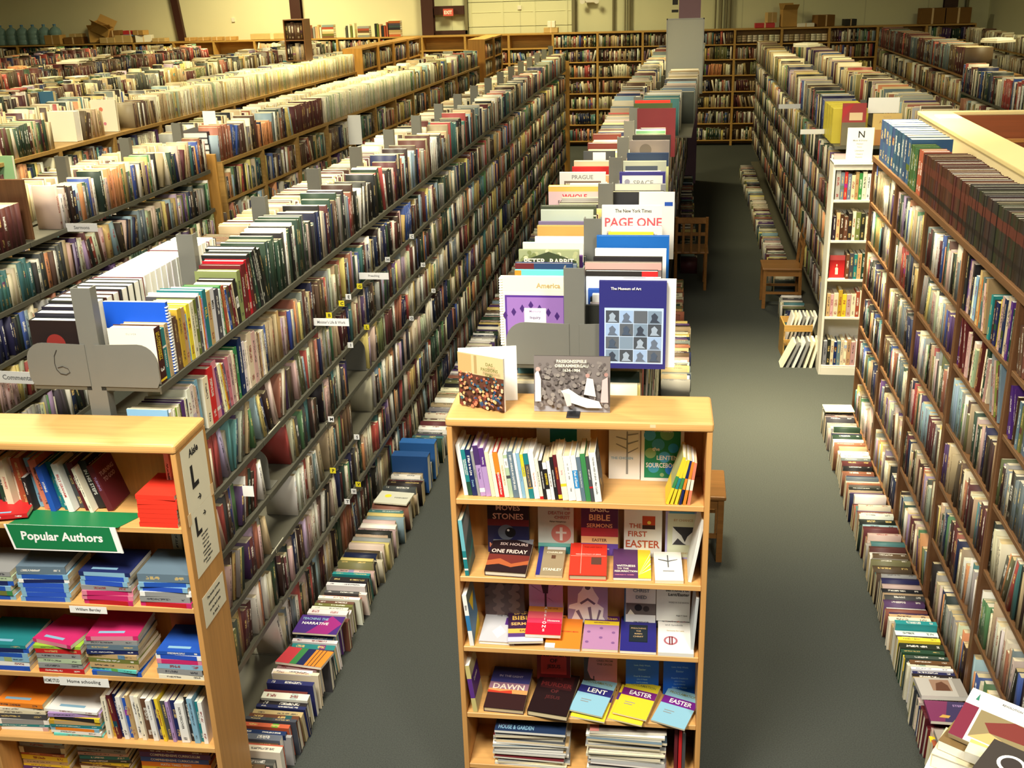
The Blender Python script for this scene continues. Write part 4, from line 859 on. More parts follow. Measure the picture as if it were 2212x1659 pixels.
side_lean('paperback_book', .05, Z4, .02, .15, .24, (196, 184, 120), 'olive and purple book on the side panel, fourth shelf', .12, .01, front=(('r', 0, 0, 1, 1, (196, 186, 140)), ('r', 0, .3, 1, .75, (80, 44, 120)), T('Lenten', .5, .6, .08, 'ivory', .7)), spine=(('r', .3, .72, (90, 50, 130)),))
lying('hardback_book', .095, .02, Z4, .178, .26, .026, (60, 40, 50), 'Dawn book with a dark sunset cover lying on the fourth shelf', (('r', 0, .62, 1, 1, (62, 62, 120)), ('r', 0, .46, 1, .62, (150, 110, 130)), ('r', 0, .36, 1, .46, (216, 150, 90)), ('p', [(0, .36), (0, .42), (.3, .4), (.6, .44), (.62, .36)], (190, 60, 40)), ('r', 0, 0, 1, .36, (52, 28, 28)), T('DAWN', .5, .52, .13, (240, 220, 200), .8), T('IN THE LIGHT', .5, .78, .05, (190, 180, 200), .7)), G1, -.06, .12, hard=True)
lying('hardback_book', .29, .008, Z4, .178, .26, .03, (30, 20, 22), 'nearly black The Murder of Jesus hardback lying on the fourth shelf', (('r', 0, 0, 1, 1, (34, 18, 20)), ('r', .1, .6, .9, .95, (60, 24, 26)), T('THE', .5, .86, .06, (96, 40, 40), .3), T('MURDER', .5, .7, .1, (110, 40, 40), .85), T('OF', .5, .54, .08, (96, 40, 40), .2), T('JESUS', .5, .38, .1, (80, 34, 34), .7)), G1, -.16, .1, hard=True)
def procl(x, y, z, rz, c1, c2, c3, word, label, yb=0):
    lying('paperback_book', x, y, z, .152, .225, .008, c1, label, (('r', 0, .55, 1, .76, c2), ('r', 0, .76, 1, 1, c3), T('PROCLAMATION', .5, .89, .07, 'olive' if c3 != c1 else 'slate blue', .8), T(word, .55, .655, .12, 'white', .66), ('r', .2, .36, .5, .38, 'grey'), ('r', .2, .3, .44, .32, 'grey')), G1, rz, .09)
procl(.478, .012, Z4, -.2, 'yellow', 'purple', 'mustard', 'LENT', 'yellow booklet hidden mostly beneath the blue Lent booklet')
procl(.47, .03, Z4 + .02, -.26, (140, 190, 210), (40, 40, 110), (130, 176, 190), 'LENT', 'light blue Lent booklet with a navy title band')
procl(.64, .012, Z4, -.26, 'yellow', 'purple', 'yellow', 'EASTER', 'lower yellow Easter booklet, sticking out beneath its twin')
procl(.66, .03, Z4 + .018, -.28, 'yellow', (110, 30, 110), (206, 188, 40), 'EASTER', 'upper yellow Easter booklet with a purple title band')
procl(.826, .012, Z4 + .004, -.36, (140, 190, 210), (110, 30, 130), (134, 180, 196), 'EASTER', 'light blue Easter booklet with a purple title band')
# --- bottom shelf: magazine stacks
def mag_stack(x, y, z, n, w, h, base, phrase, grp, cols, top=None, rng=RG, tr=(.007, .014)):
    for i in range(n):
        t = rng.uniform(*tr); last = i == n - 1; c = rng.choice(cols)
        lying('magazine', x + rng.uniform(-.012, .012), max(.004, y + rng.uniform(-.012, .012)), z, w * rng.uniform(.94, 1), h * rng.uniform(.94, 1), t, c if not last else top[0],
              phrase.format(ordw(i + 1)), top[1] if last and top else (('r', 0, 0, 1, .3, rng.choice(cols)),), grp, rng.uniform(-.06, .06), 0.0, base, cat='magazine')
        z += t + .0012
    return z
mag_stack(.14, .012, Z5, 17, .325, .24, CM, 'flat magazine in the pile on the bottom shelf beneath Dawn, {} from the board', 'magazines on the bottom shelf', ['white', 'grey', 'cream', 'slate_blue', 'white', 'tan', 'charcoal', 'maroon'], ((40, 66, 110), (('r', 0, 0, 1, 1, (34, 52, 84)), ('c', .55, .6, .13, (120, 60, 50)), ('r', .04, .1, .2, .95, (60, 60, 90)), T('HOUSE & GARDEN', .3, .12, .12, 'light blue', .5))))
mag_stack(.555, .01, Z5, 18, .34, .24, CM, 'flat magazine in the pile beneath the blue Easter booklet, {} from the board', 'magazines on the bottom shelf', ['white', 'grey', 'cream', 'grey', 'white', 'charcoal', 'dusty_pink', 'slate_blue'], ((120, 112, 104), (('r', 0, .5, 1, 1, (150, 140, 130)), ('p', [(0, .2), (.3, .5), (.7, .4), (1, .55), (1, .1), (0, .1)], (70, 60, 46)), ('r', 0, 0, .12, 1, (190, 120, 110)))))
for i, (c, xx) in enumerate((('maroon', .93), ('red', .948), ('charcoal', .964))):
    book('hardback_book', CM @ Matrix.Translation((xx, .03, Z5 + .0005)), .014, .2, .25 - .02 * i, c, f'{c} hardback upright at the end of the bottom display shelf', G1, True)
# --- on top of the case
def crowd(seed, x0, y0, x1, y1, n, cols, r):
    g = random.Random(seed); return [('c', x0 + (x1 - x0) * g.random(), y0 + (y1 - y0) * (1 - (i / n)), r * (1 + .6 * i / n), g.choice(cols)) for i in range(n)]
pe = empty('open_picture_book', (0, 0, 0), 0, 'picture book with a crowd scene standing open on the Easter bookcase', 'book'); pe.matrix_local = CM @ Matrix.Translation((.03, .15, 1.801))
# two boards meeting at a spine that stands to the left
def board(w, h, t, art, nm, parent, Mw):
    m, g = book_meshes(t, w, h, C('white'), C('white'), False, art); o = link(nm, m.mesh(nm), None, parent, Mw); link('page_block', g.mesh('page_block'), None, o); return o
pc = [('r', 0, .62, 1, 1, (214, 190, 140)), ('r', .0, .62, .3, .98, (196, 166, 110)), ('r', .36, .64, .42, .98, (176, 150, 100)), ('r', 0, 0, 1, .62, (96, 60, 46))] + crowd(4, .04, .04, .98, .64, 150, [(190, 140, 100), (220, 190, 150), (120, 60, 50), (60, 100, 110), (210, 120, 90), (60, 40, 36), (196, 170, 110), (50, 70, 110)], .022) + [T('DAS', .75, .88, .06, 'olive', .25), T('PASSIONS', .75, .78, .06, 'olive', .42), T('SPIEL', .75, .68, .06, 'olive', .3)]
a1 = math.radians(-24)
board(.215, .225, .01, tuple(pc), 'front_board', pe, Matrix.Rotation(a1, 4, 'Z') @ fr((0, .01, 0), (0, -1, 0), (1, 0, 0), (0, 0, 1)))
board(.235, .228, .02, (('r', 0, 0, 1, 1, 'white'),), 'back_board', pe, Matrix.Translation((0, .012, 0)) @ Matrix.Rotation(math.radians(10), 4, 'Z') @ fr((0, .02, 0), (0, -1, 0), (1, 0, 0), (0, 0, 1)))
se = empty('book_stand', (0, 0, 0), 0, 'small black plastic book stand on the Easter bookcase', 'book stand'); se.matrix_local = CM @ Matrix.Translation((.5, .02, 1.801))
B().box(-.026, 0, 0, .026, .12, .004, .001, 1).build('foot_plate', M['plastic_b'], se)
B().box(-.05, .115, .0, .05, .118, .13, .001, 1).build('back_plate', M['plastic_b'], se)
ph = [('r', 0, 0, 1, 1, (120, 112, 108)), ('r', 0, 0, 1, .1, (150, 150, 156))] + crowd(9, .03, .12, .97, .9, 160, [(134, 126, 120), (104, 96, 92), (146, 138, 130), (92, 84, 82)], .02) + [
 ('p', [(.36, .4), (.46, .44), (.62, .3), (.86, .22), (.9, .1), (.7, .1), (.46, .2)], 'white'), ('p', [(.38, .38), (.48, .34), (.5, .14), (.44, .12)], (226, 200, 190)), ('p', [(.02, .2), (.1, .2), (.1, .6), (.06, .78), (.02, .7)], (226, 210, 206)), ('c', .06, .78, .03, (200, 160, 150)), ('p', [(.66, .34), (.82, .3), (.78, .62), (.7, .64)], (222, 212, 206)), ('c', .71, .68, .028, (180, 140, 130)), ('p', [(.88, .2), (.98, .2), (.97, .66), (.9, .6)], (206, 180, 176)), ('c', .95, .7, .026, (170, 130, 120)),
 T('PASSIONSSPIELE', .5, .93, .055, 'ivory', .4), T('OBERAMMERGAU', .5, .85, .055, 'ivory', .46), T('1634-1984', .5, .77, .055, 'ivory', .26)]
upright('picture_book', .342, 1.801, .3, .225, .012, (70, 66, 64), 'wide grey picture book propped on a small black stand', tuple(ph), None, .085, .12, hard=True)

# ================================================================== LEFT MAPLE CASE: CONTENTS
G2 = 'spines on the top shelf of the Popular Authors case'
row2 = [('dusty pink', .02, .2, 0), ('rust', .028, .225, .03), ('light blue', .018, .2, .05), ('black', .02, .2, .04), ('dark green', .028, .23, .06), ('cream', .024, .225, .07), ('ivory', .018, .22, .08), ('rust', .034, .225, .08), ('black', .016, .15, .1), ('light blue', .026, .22, .16), ('salmon', .03, .22, .17), ('blue', .02, .2, .17), ('teal', .02, .205, .18), ('teal', .022, .19, .19), ('white', .022, .215, .2), ('charcoal', .028, .2, .22), ('maroon', .024, .215, .24), ('ivory', .012, .2, .25), ('black', .03, .215, .27)]
words2 = {3: 'BIBLE STORY', 5: 'JOURNEY', 14: 'BILLY GRAHAM', 16: 'LEGACY', 18: 'IN HIS STEPS', 2: 'PRAYER', 11: 'HYMNS'}
x = .1
for i, (c, t, h, th) in enumerate(row2):
    sp = (('t', words2[i], .55, .7, 'white' if c not in ('white', 'cream', 'ivory') else 'red', .45),) if i in words2 else ()
    art = ()
    if i == 18: art = (T('THE PEACE', .5, .86, .07, 'white'), T('TAKERS', .5, .76, .07, 'white'))
    t *= 1.13; Mw = LM @ Matrix.Translation((x, .15 - .02 * (i % 3), Z1 + .0005)) @ Matrix.Rotation(-th, 4, 'Y')
    book('hardback_book' if t > .02 else 'paperback_book', Mw, t, .13, h, c, f'{c} book, {ordw(i + 1)} in the leaning row above the green sign', G2, t > .02, art=art, spine=sp, seed=0 if sp else RG.uniform(.1, .9))
    x += t / math.cos(th) + .002
Mw = LM @ Matrix.Translation((x + .012, .13, Z1 + .0005)) @ Matrix.Rotation(-.3, 4, 'Y')
book('hardback_book', Mw, .026, .15, .205, 'maroon', 'maroon Turning to God hardback facing out above the red stack', G2, True, art=(T('TURNING', .5, .74, .09, (200, 160, 150)), T('TO GOD', .5, .6, .09, (200, 160, 150), .6)), spine=(('t', 'TURNING', .6, .4, 'lilac', .4),))
for i, (c, t) in enumerate((('ivory', .022), ('tan', .016), ('salmon', .018), ('navy', .022), ('blue', .02))):
    book('paperback_book', LM @ Matrix.Translation((.915 + i * .0205, .15, Z1 + .0005)), min(t, .0195), .13, .262, c, f'{c} paperback, {ordw(i + 1)} behind the red stack', G2, False, seed=RG.uniform(.1, .9))
def pile(base, x, y, z, items, w, d, phrase, grp, rng=RG, rz0=0.0, over=None):
    """books lying flat, spines to the viewer; items = (colour, thickness, band colour or None)"""
    for i, it in enumerate(items):
        c, t, band = it[:3]; rz = rz0 + (it[3] if len(it) > 3 else rng.uniform(-.05, .05))
        ww = w * rng.uniform(.95, 1.02); dd = d * rng.uniform(.95, 1.02)
        Mw = base @ Matrix.Translation((x + w / 2 + rng.uniform(-.004, .004), y + dd / 2, z + .0004)) @ Matrix.Rotation(rz, 4, 'Z') @ fr((ww / 2, -dd / 2, 0), (0, 0, 1), (0, 1, 0), (-1, 0, 0))
        sp = (('r', .1, .9, band),) if band else ()
        word = it[4] if len(it) > 4 else None
        if word: sp = sp + (('t', word, .5, .7, 'white', .5),)
        top = i == len(items) - 1
        art = ((('r', .12, .3, .2, .8, 'light blue') if c not in ('slate blue', 'grey', 'scarlet') else ('r', 0, 0, 0, 0, 'white')),) if top else ()
        # spine text runs foot to head here, so the frame is flipped
        book('hardback_book' if t > .024 else 'paperback_book', Mw, t, dd, ww, c, phrase.format((c if isinstance(c, str) else 'coloured'), ordw(i + 1)), grp, t > .024, art=art, spine=sp, seed=0 if band or word or c == 'scarlet' else rng.uniform(.1, .9))
        z += t + .001
    return z
P2 = 'flat piles in the Popular Authors case'
pile(LM, .845, .01, Z1, [('scarlet', .019, None)] * 7 , .165, .2, '{} paperback in the stack beside the green sign, {} from the shelf', 'red stack beside the sign')
pile(LM, .13, .005, Z1 + .012, [('red', .018, None, .25)], .22, .15, '{} flat book by the green sign, {} at its edge', None)
B1, BL, PK, SG = (44, 84, 190), (92, 146, 206), (226, 84, 130), (96, 120, 130)
sw = lambda nm, b=None, t=.021: (nm, t, b)
pile(LM, .0, .012, Z2, [sw('light blue', 'blue'), sw('green', 'olive'), sw('light blue', 'blue'), sw('blue', 'navy'), sw('pale green', None), sw('grey', None)], .25, .2, '{} book in the corner pile of the second shelf, {} from the bottom', P2)
pile(LM, .275, .012, Z2, [sw('light blue', B1), sw('light blue', B1), sw('light blue', B1), sw('light blue', B1), sw('white', 'navy', .016), sw('light blue', 'blue'), ('slate blue', .036, None)], .215, .205, '{} book in the pile under the green sign, {} from the bottom', P2)
pile(LM, .55, .008, Z2, [sw('magenta', 'red'), sw('pink', 'magenta'), sw('pink', 'magenta'), sw('grey', None), sw('light blue', B1), sw('light blue', B1), ('navy', .018, 'light blue')], .215, .2, '{} book in the pile beside the pink ones, {} from the bottom', P2)
pile(LM, .795, .008, Z2, [sw('magenta', 'red'), sw('grey', None, .026), sw('white', 'grey'), sw('light blue', B1), sw('light blue', 'blue'), ('slate blue', .036, None)], .215, .2, '{} book in the pile by the side panel, second shelf, {} from the bottom', P2)
for i in range(2): book('hardback_book', LM @ Matrix.Translation((.86 + i * .055, .22, Z2 + .0005)), .04, .055, .26, 'cream', f'cream patterned thick book behind the pile, {ordw(i + 1)} from the middle', P2, True, seed=.4 + .2 * i)
pile(LM, .0, .01, Z3, [sw('blue', B1), sw('white', None), sw('light blue', None), sw('light blue', 'blue'), sw('blue', 'navy'), ('teal', .016, None)], .255, .21, '{} book in the corner pile of the third shelf, {} from the bottom', P2)
pile(LM, .29, .008, Z3, [sw('red', None), sw('grey', None, .026), sw('pale green', None), sw('grey', None, .024), sw('red', None), sw('lime', None, .014), ('magenta', .018, 'pink', -.22)], .205, .19, '{} book in the pile with a turned pink cover, {} from the bottom', P2)
pile(LM, .52, .006, Z3, [sw('blue', 'slate blue'), ('turquoise', .014, None, -.1), sw('tan', None, .026), ('olive', .02, None), ('tan', .02, None), sw('navy', None), sw('slate blue', None, .024), sw('grey', None, .02), ('magenta', .02, 'pink', .08)], .225, .2, '{} book in the tallest pile of the third shelf, {} from the bottom', P2)
pile(LM, .82, .006, Z3, [sw('ivory', None), sw('grey', None, .026), sw('light blue', None, .024), sw('pink', 'magenta'), sw('white', B1), ('blue', .016, None)], .2, .2, '{} book in the pile by the side panel, third shelf, {} from the bottom', P2)
book('hardback_book', LM @ Matrix.Translation((.8, .215, Z3 + .0005)), .2, .06, .24, 'rust', 'rust brown boxed volume behind the blue topped pile', P2, True)
pile(LM, .0, .05, Z4, [sw('dusty pink', 'white', .018), sw('teal', None, .012), sw('white', 'grey', .026), sw('charcoal', None, .026), sw('cream', None, .016), sw('ivory', None, .016), sw('orange', None, .022)], .245, .2, '{} book in the corner pile of the fourth shelf, {} from the bottom', P2)
pile(LM, .27, .03, Z4, [('turquoise', .01, None), sw('white', None, .016), sw('light blue', 'orange', .016), sw('teal', None, .014), sw('mustard', 'tan', .02, ), sw('yellow', 'black', .018), sw('lilac', None, .02), sw('white', None, .012)], .235, .2, '{} book in the workbook pile below the Home schooling label, {} from the bottom', P2)
row3 = [('ivory', .022, 0), ('mustard', .018, .06), ('maroon', .018, .08), ('navy', .014, .07), ('white', .02, .06), ('blue', .018, .06), ('tan', .014, .05), ('white', .022, .05), ('ivory', .018, .05), ('brown', .028, .05), ('white', .022, .06), ('navy', .02, .06), ('yellow', .014, .08), ('charcoal', .024, .07), ('lilac', .014, .06), ('navy', .022, .05), ('white', .036, .05), ('black', .018, .04), ('light blue', .024, .05), ('teal', .014, .04), ('white', .018, .03)]
x = .525
for i, (c, t, th) in enumerate(row3):
    sp = (('t', 'NOW DISCOVER', .62, .6, 'black', .3), ('t', 'AW', .1, .08, 'charcoal', .5)) if i == 16 else ()
    book('paperback_book', LM @ Matrix.Translation((x, .03 + .012 * (i % 2), Z4 + .0005)) @ Matrix.Rotation(-th, 4, 'Y'), t, .17, RG.uniform(.2, .23), c, f'{c} book in the home schooling row, {ordw(i + 1)} from the workbook pile', 'home schooling row', False, spine=sp, seed=0 if sp else RG.uniform(.1, .9))
    x += t / math.cos(th) + .0018
pile(LM, .03, .12, Z5, [sw('purple', None, .02), sw('yellow', None, .012), sw('tan', None, .02), sw('yellow', None, .024), sw('rust', None, .014), sw('cream', 'brown', .032), sw('grey', None, .02), sw('light blue', None, .02), sw('grey', None, .014)], .225, .15, '{} book in the corner pile of the bottom shelf, {} from the board', P2)
pile(LM, .31, .12, Z5, [sw('yellow', None, .02), sw('ivory', None, .016), sw('brown', None, .012), sw('yellow', None, .012), sw('charcoal', None, .016), sw('teal', None, .018), sw('dusty pink', None, .016), sw('grey', None, .024)], .24, .15, '{} book in the middle pile of the bottom shelf, {} from the board', P2)
pile(LM, .6, .12, Z5, [('brown', .02, None, 0), ('purple', .022, None, 0), ('yellow', .016, None, 0), ('orange', .024, None, 0, 'MATH TIMED TESTS'), ('blue', .024, None, 0, 'COMPREHENSIVE CURRICULUM'), ('purple', .026, None, 0, 'COMPREHENSIVE CURRICULUM'), ('maroon', .012, None, 0), ('yellow', .02, None, 0)], .33, .15, '{} workbook in the wide pile of the bottom shelf, {} from the board', P2)

# signs of the left case
def flat_text(parent, lines, mat, U, V, off=.0006, bold=.01):
    m = MB(); n = U.cross(V)
    for s, O, h, mw in lines: m.text(s, O + n * off, U, V, h, (0, 0, 0), mw, bold)
    me = bpy.data.meshes.new('lettering'); me.from_pydata([tuple(v) for v in m.v], [], m.f); return link('lettering', me, mat, parent)
ge = empty('shelf_sign', (0, 0, 0), 0, 'green Popular Authors sign with white edges hanging over a shelf', 'sign'); ge.matrix_local = LM
b = B(); b.prism([(.30, -.006), (.76, -.006), (.82, .12), (.34, .12)], Z1 + .001, Z1 + .003); b.build('sign_top', M['green'], ge)
FX = Matrix.Rotation(PI / 2, 4, 'X')   # xy polygon -> xz plane facing -y
def face_xz(pts, y0, y1):
    bb = B(); bb.prism([(p[0], p[1]) for p in pts], -y1, -y0, FX); return bb
face_xz([(.285, Z1 + .004), (.31, Z1 - .108), (.762, Z1 - .108), (.742, Z1 + .004)], -.012, -.009).build('sign_border', M['card'], ge)
face_xz([(.296, Z1 + .0045), (.319, Z1 - .1), (.745, Z1 - .1), (.728, Z1 + .0045)], -.0135, -.0118).build('sign_front', M['green'], ge)
flat_text(ge, [('Popular Authors', Vector((.523, -.0136, Z1 - .048)), .05, .41)], M['whiteink'], Vector((1, 0, 0)), Vector((0, 0, 1)), bold=.03)
face_xz([(.742, Z1 + .004), (.752, Z1 + .004), (.77, Z1 - .108), (.76, Z1 - .108)], -.0137, -.009).build('sign_edge', M['card'], ge)
def shelf_card(base, x0, x1, z, h, txt, label, y=-.004, mw=None, mat='card'):
    e = empty('shelf_label', (0, 0, 0), 0, label, 'label'); e.matrix_local = base @ Matrix.Translation((x0, y, z))
    B().box(0, -.001, 0, x1 - x0, 0, h).build('card', M[mat], e)
    if txt: flat_text(e, [(txt, Vector(((x1 - x0) / 2, -.0011, h * .5)), h * .5, mw or (x1 - x0) * .92)], M['black'], Vector((1, 0, 0)), Vector((0, 0, 1)))
    return e
shelf_card(LM, .49, .65, Z2 - .036, .032, 'William Barclay', 'white William Barclay label on the edge of the second shelf')
shelf_card(LM, .38, .6, Z3 - .05, .042, 'Home schooling', 'white Home schooling label on the edge of the third shelf', -.006)
shelf_card(LM, .31, .39, Z3 - .046, .034, 'HOME STUDY', 'older white label beneath the Home schooling one', -.004)
# notices taped to the side panel of the left case
def side_notice(y0, y1, z0, z1, lines, label, skew=0):
    e = empty('paper_notice', (0, 0, 0), 0, label, 'notice'); e.matrix_local = LM @ Matrix.Translation((WC + .0012, y0, z0))
    w, h = y1 - y0, z1 - z0
    B().box(0, 0, 0, .0006, w, h).build('sheet', M['papersign'], e)
    flat_text(e, [(s, Vector((.0007, w * fx, h * fz)), hh, mw) for s, fx, fz, hh, mw in lines], M['black'], Vector((0, 1, 0)), Vector((0, 0, 1)), bold=.035)
    return e
side_notice(.035, .262, 1.475, 1.755, [('Aisle', .5, .86, .034, .13), ('L', .42, .5, .1, .09), ('\u2192', .5, .14, .03, .07)], 'paper notice reading Aisle L with an arrow, topmost on the side panel')
fine = ['some pastor', 'helps older', 'theology new', 'bible study', 'concordance', 'commentary', 'Greek Hebrew', 'preaching']
side_notice(.035, .262, 1.2, 1.474, [('L', .3, .76, .085, .06), ('\u2192', .6, .84, .025, .1)] + [(s, .5, .55 - .065 * i, .012, .16) for i, s in enumerate(fine)], 'paper notice with a large L, arrow and a list, below the Aisle L notice')
side_notice(.04, .262, .965, 1.105, [('The books of some', .5, .82, .013, .19), ('unknown authors', .5, .6, .013, .17), ('on the back side', .5, .38, .013, .17), ('in Aisle K', .5, .16, .013, .1)], 'small lowest paper notice on the side panel of the Popular Authors case')
for i, (yy, zz) in enumerate(((.02, 1.44), (.255, 1.46))):
    o = B().box(0, 0, 0, .0006, .03, .05).build('tape_strip', M['tape'], lc, Matrix.Translation((WC + .0022, yy, zz)))

# ================================================================== NEAR BOOKS ON THE STEEL RANGE
def explicit(F, items, phrase, grp, x=0.0, dflt_d=.17):
    n = 0
    for it in items:
        c, t, h = it[:3]; d = it[3] if len(it) > 3 and it[3] else dflt_d; th = it[4] if len(it) > 4 else 0.0; extra = it[5] if len(it) > 5 else {}
        if c is None: x += t; continue
        if th >= 0: Mw = F @ Matrix.Translation((x, RG.uniform(0, .006), 0)) @ Matrix.Rotation(-th, 4, 'Y')
        else: Mw = F @ Matrix.Translation((x + t, .003, 0)) @ Matrix.Rotation(-th, 4, 'Y') @ Matrix.Translation((-t, 0, 0))
        n += 1; hard = extra.get('hard', t > .022)
        nm = extra.get('name', 'hardback_book' if hard else 'paperback_book')
        o = book(nm, Mw, t, d, h, C(c, .06), phrase.format(extra.get('cn', c if isinstance(c, str) else 'coloured'), ordw(n)), grp, hard, page=C('white') if extra.get('wp') else None, art=extra.get('art', ()), back=extra.get('back', ()), spine=extra.get('spine', ()), seed=0 if extra.get('spine') else RG.uniform(.06, .94))
        if extra.get('spiral'):
            bb = B()
            for q in range(22): bb.box(-.002, -.005, .01 + q * (h - .02) / 22, t + .002, .004, .014 + q * (h - .02) / 22)
            bb.build('spiral_binding', M['card'], o)
        x += t / math.cos(th) + .0015
    return x
FT = F_right(XA, 3.655, 1.982)
bible = [('t', 'SANS FORGETICA', .6, .5, 'yellow', .3)]
topA = [((66, 30, 30), .05, .225, .19, 0, {'cn': 'dark brown', 'spine': (('t', 'ENCYCLOPEDIA', .66, .5, 'yellow', .25, .35), ('t', 'OF CHRISTIANITY', .66, .5, 'yellow', .25, .65), ('t', '3', .24, .14, 'white', .6), ('r', .04, .08, 'yellow')), 'back': (('r', .0, .0, 1, 1, 'ivory'), T('O L I V E R', .5, .9, .03, 'grey', .6))}),
 ('teal', .034, .205, .19, 0, {'spine': (('r', 0, .62, 'teal'), ('r', .62, .66, 'white'), ('t', 'THEOLOGY', .4, .5, 'white', .3))}), ('tan', .03, .215, .18, 0, {'spine': (('t', 'HEART', .8, .24, 'brown', .5), ('t', 'FOR YOU', .5, .3, 'brown', .3))}),
 ('blue', .018, .295, .26, 0, {'name': 'spiral_notebook', 'spiral': 1, 'hard': False, 'back': (('r', 0, 0, 1, 1, (24, 84, 200)),)}), ('ivory', .022, .24), ('brown', .028, .22), ('brown', .01, .2), ('mustard', .034, .24), ('tan', .03, .235), ('light blue', .014, .2), ('yellow', .03, .235, .2, 0, {'cn': 'bright yellow'}), ('cream', .034, .235), ('olive', .03, .235), ('charcoal', .02, .24, .22),
 ('white', .01, .25, .22), ('orange', .014, .235), ('lilac', .012, .22), ('teal', .036, .25, .2, 0, {'spine': (('t', 'HILL', .6, .2, 'yellow', .5),)}), ('tan', .034, .235), ('white', .04, .235, .19, 0, {'spine': (('t', 'MEN', .7, .16, 'black', .5),)}), ('slate blue', .008, .23), ('charcoal', .038, .22), ('white', .016, .21), ('green', .024, .22), ('rust', .026, .215, None, .05), ('ivory', .018, .2, None, .08), ('blue', .02, .19, None, .12), ('brown', .026, .2, None, .14), ('maroon', .02, .2, None, .14), ('cream', .02, .2, None, .12),
 ('black', .028, .21, None, .1, {'cn': 'black and white', 'spine': (('r', .35, .6, 'white'), ('t', 'GE', .5, .14, 'black', .6))}), ((132, 148, 92), .04, .235, .2, 0, {'cn': 'moss green'}), (None, .01, 0), ('maroon', .026, .25, .2), ('maroon', .026, .25, .2), ('red', .034, .26, .2, .06), ('maroon', .034, .26, .2, .08), ('black', .036, .28, .22, .16, {'cn': 'glossy black'}), ('dark green', .03, .28, .22, .18), ('black', .03, .285, .22, .2), ('white', .014, .28, .22, .2), ('black', .034, .29, .24, .22), ('black', .02, .28, .24, .22)]
xe = explicit(FT, topA, '{} book atop the long steel range, {} from its near end', 'books on top of the long steel range')
fill(F_right(XA, 3.655 + xe + .004, 1.982), 5.448 - 3.655 - xe, ['black', 'charcoal', 'dark_green', 'white'], (.02, .035), (.2, .23), (.25, .3), 0, 0, RG)
leftA = [('black', .044, .25, .2, 0, {'wp': 1, 'art': (('r', 0, 0, 1, 1, (36, 26, 24)), ('c', .5, .62, .2, (130, 44, 38)), ('r', .2, .45, .8, .47, (120, 40, 34)))})] + [('black', .05, .265 + .01 * (i % 3), .21, 0, {'wp': 1, 'hard': True}) for i in range(3)] + [('dark brown', .05, .285, .22, 0, {'wp': 1})] * 2 + [('black', .05, .29, .23, 0, {'wp': 1})] * 3 + [('maroon', .05, .285, .22, 0, {'wp': 1, 'cn': 'maroon lettered'})] + [('white', .05, .28, .2, 0, {'wp': 1, 'cn': 'white paged'})] * 9 + [('maroon', .03, .28, .2, 0, {'wp': 1})] + [('white', .045, .28, .2, 0, {'wp': 1, 'cn': 'thick white'})] * 4 + [('maroon', .03, .27, .2, 0, {'wp': 1}), ('white', .045, .28, .2, 0, {'wp': 1}), ('black', .03, .27, .2, 0, {'wp': 1})] + [('brown', .03, .215, .19)] * 10
y = 3.66; n = 0
for it in leftA:
    c, t, h, d = it[:4]; ex = it[5] if len(it) > 5 else {}; n += 1
    # spines face the far side; the near board (front cover) faces the camera
    book('reference_volume', F_left(-2.47, y + t, 1.982), t, d, h, C(c, .05), f"{ex.get('cn', c)} thick volume on the range top’s far side, {ordw(n)} from the marked end", 'reference volumes on the range top', True, page=C('white') if ex.get('wp') else None, art=ex.get('art', ()), seed=.5)
    y += t + .003
FT2 = F_right(XA, 3.66, 1.652)
shelf2A = [('light blue', .012, .22), ('cream', .02, .2), ('white', .016, .21), ('ivory', .012, .2), ('lime', .016, .2), ('cream', .02, .2), ('olive', .02, .2, None, 0), ('purple', .026, .205, None, 0, {'spine': (('t', 'SINCLAIR', .5, .5, 'white', .3),)}), ('ivory', .014, .21), ('charcoal', .01, .2), ('white', .03, .235), ('white', .034, .24, None, .02), ('cream', .02, .23, None, .03), ('dusty pink', .012, .22, None, .04), ('light blue', .026, .24, None, .05), (None, .03, 0),
 ('ivory', .05, .225, .21, 0, {'cn': 'portrait covered cream', 'back': (('r', 0, 0, 1, 1, (226, 220, 196)), ('r', .3, .45, .85, .86, (150, 146, 134)), ('c', .55, .72, .12, (70, 68, 64)), ('p', [(.36, .46), (.8, .46), (.68, .6), (.46, .6)], (70, 66, 62)))}), ('red', .05, .25, .21, 0, {'back': (('r', 0, 0, 1, 1, (186, 30, 40)),)}), ('pink', .045, .26, .2, 0, {'cn': 'dusty rose', 'spine': (('r', .14, .2, 'white'),)}), ('purple', .02, .23, None, .1), ('cream', .014, .23, None, .1), ('ivory', .02, .235, None, .12), ('yellow', .012, .23, None, .12), ('rust', .014, .22, None, .12), ('slate blue', .012, .22, None, .12), ('pink', .03, .23, None, .05), ('dusty pink', .03, .23, None, .04), ('ivory', .02, .24), ('maroon', .01, .22), ('green', .026, .245), (None, .02, 0), ('navy', .04, .27, .2), ('white', .03, .24), ('ivory', .016, .23), ('ivory', .016, .23), ('cream', .05, .26), ('dusty pink', .04, .25), ('white', .014, .24), ('cream', .014, .23), ('brown', .014, .23), ('tan', .016, .22), ('white', .016, .22), ('ivory', .016, .22), ('cream', .016, .22)]
xe = explicit(FT2, shelf2A, '{} book, second shelf of the long range, {} from its near end', 'books on the second shelf of the long range')
fill(F_right(XA, 3.66 + xe + .004, 1.652), 5.448 - 3.66 - xe, MIX, (.014, .03), (.14, .19), (.19, .25), 0, 0, RG)
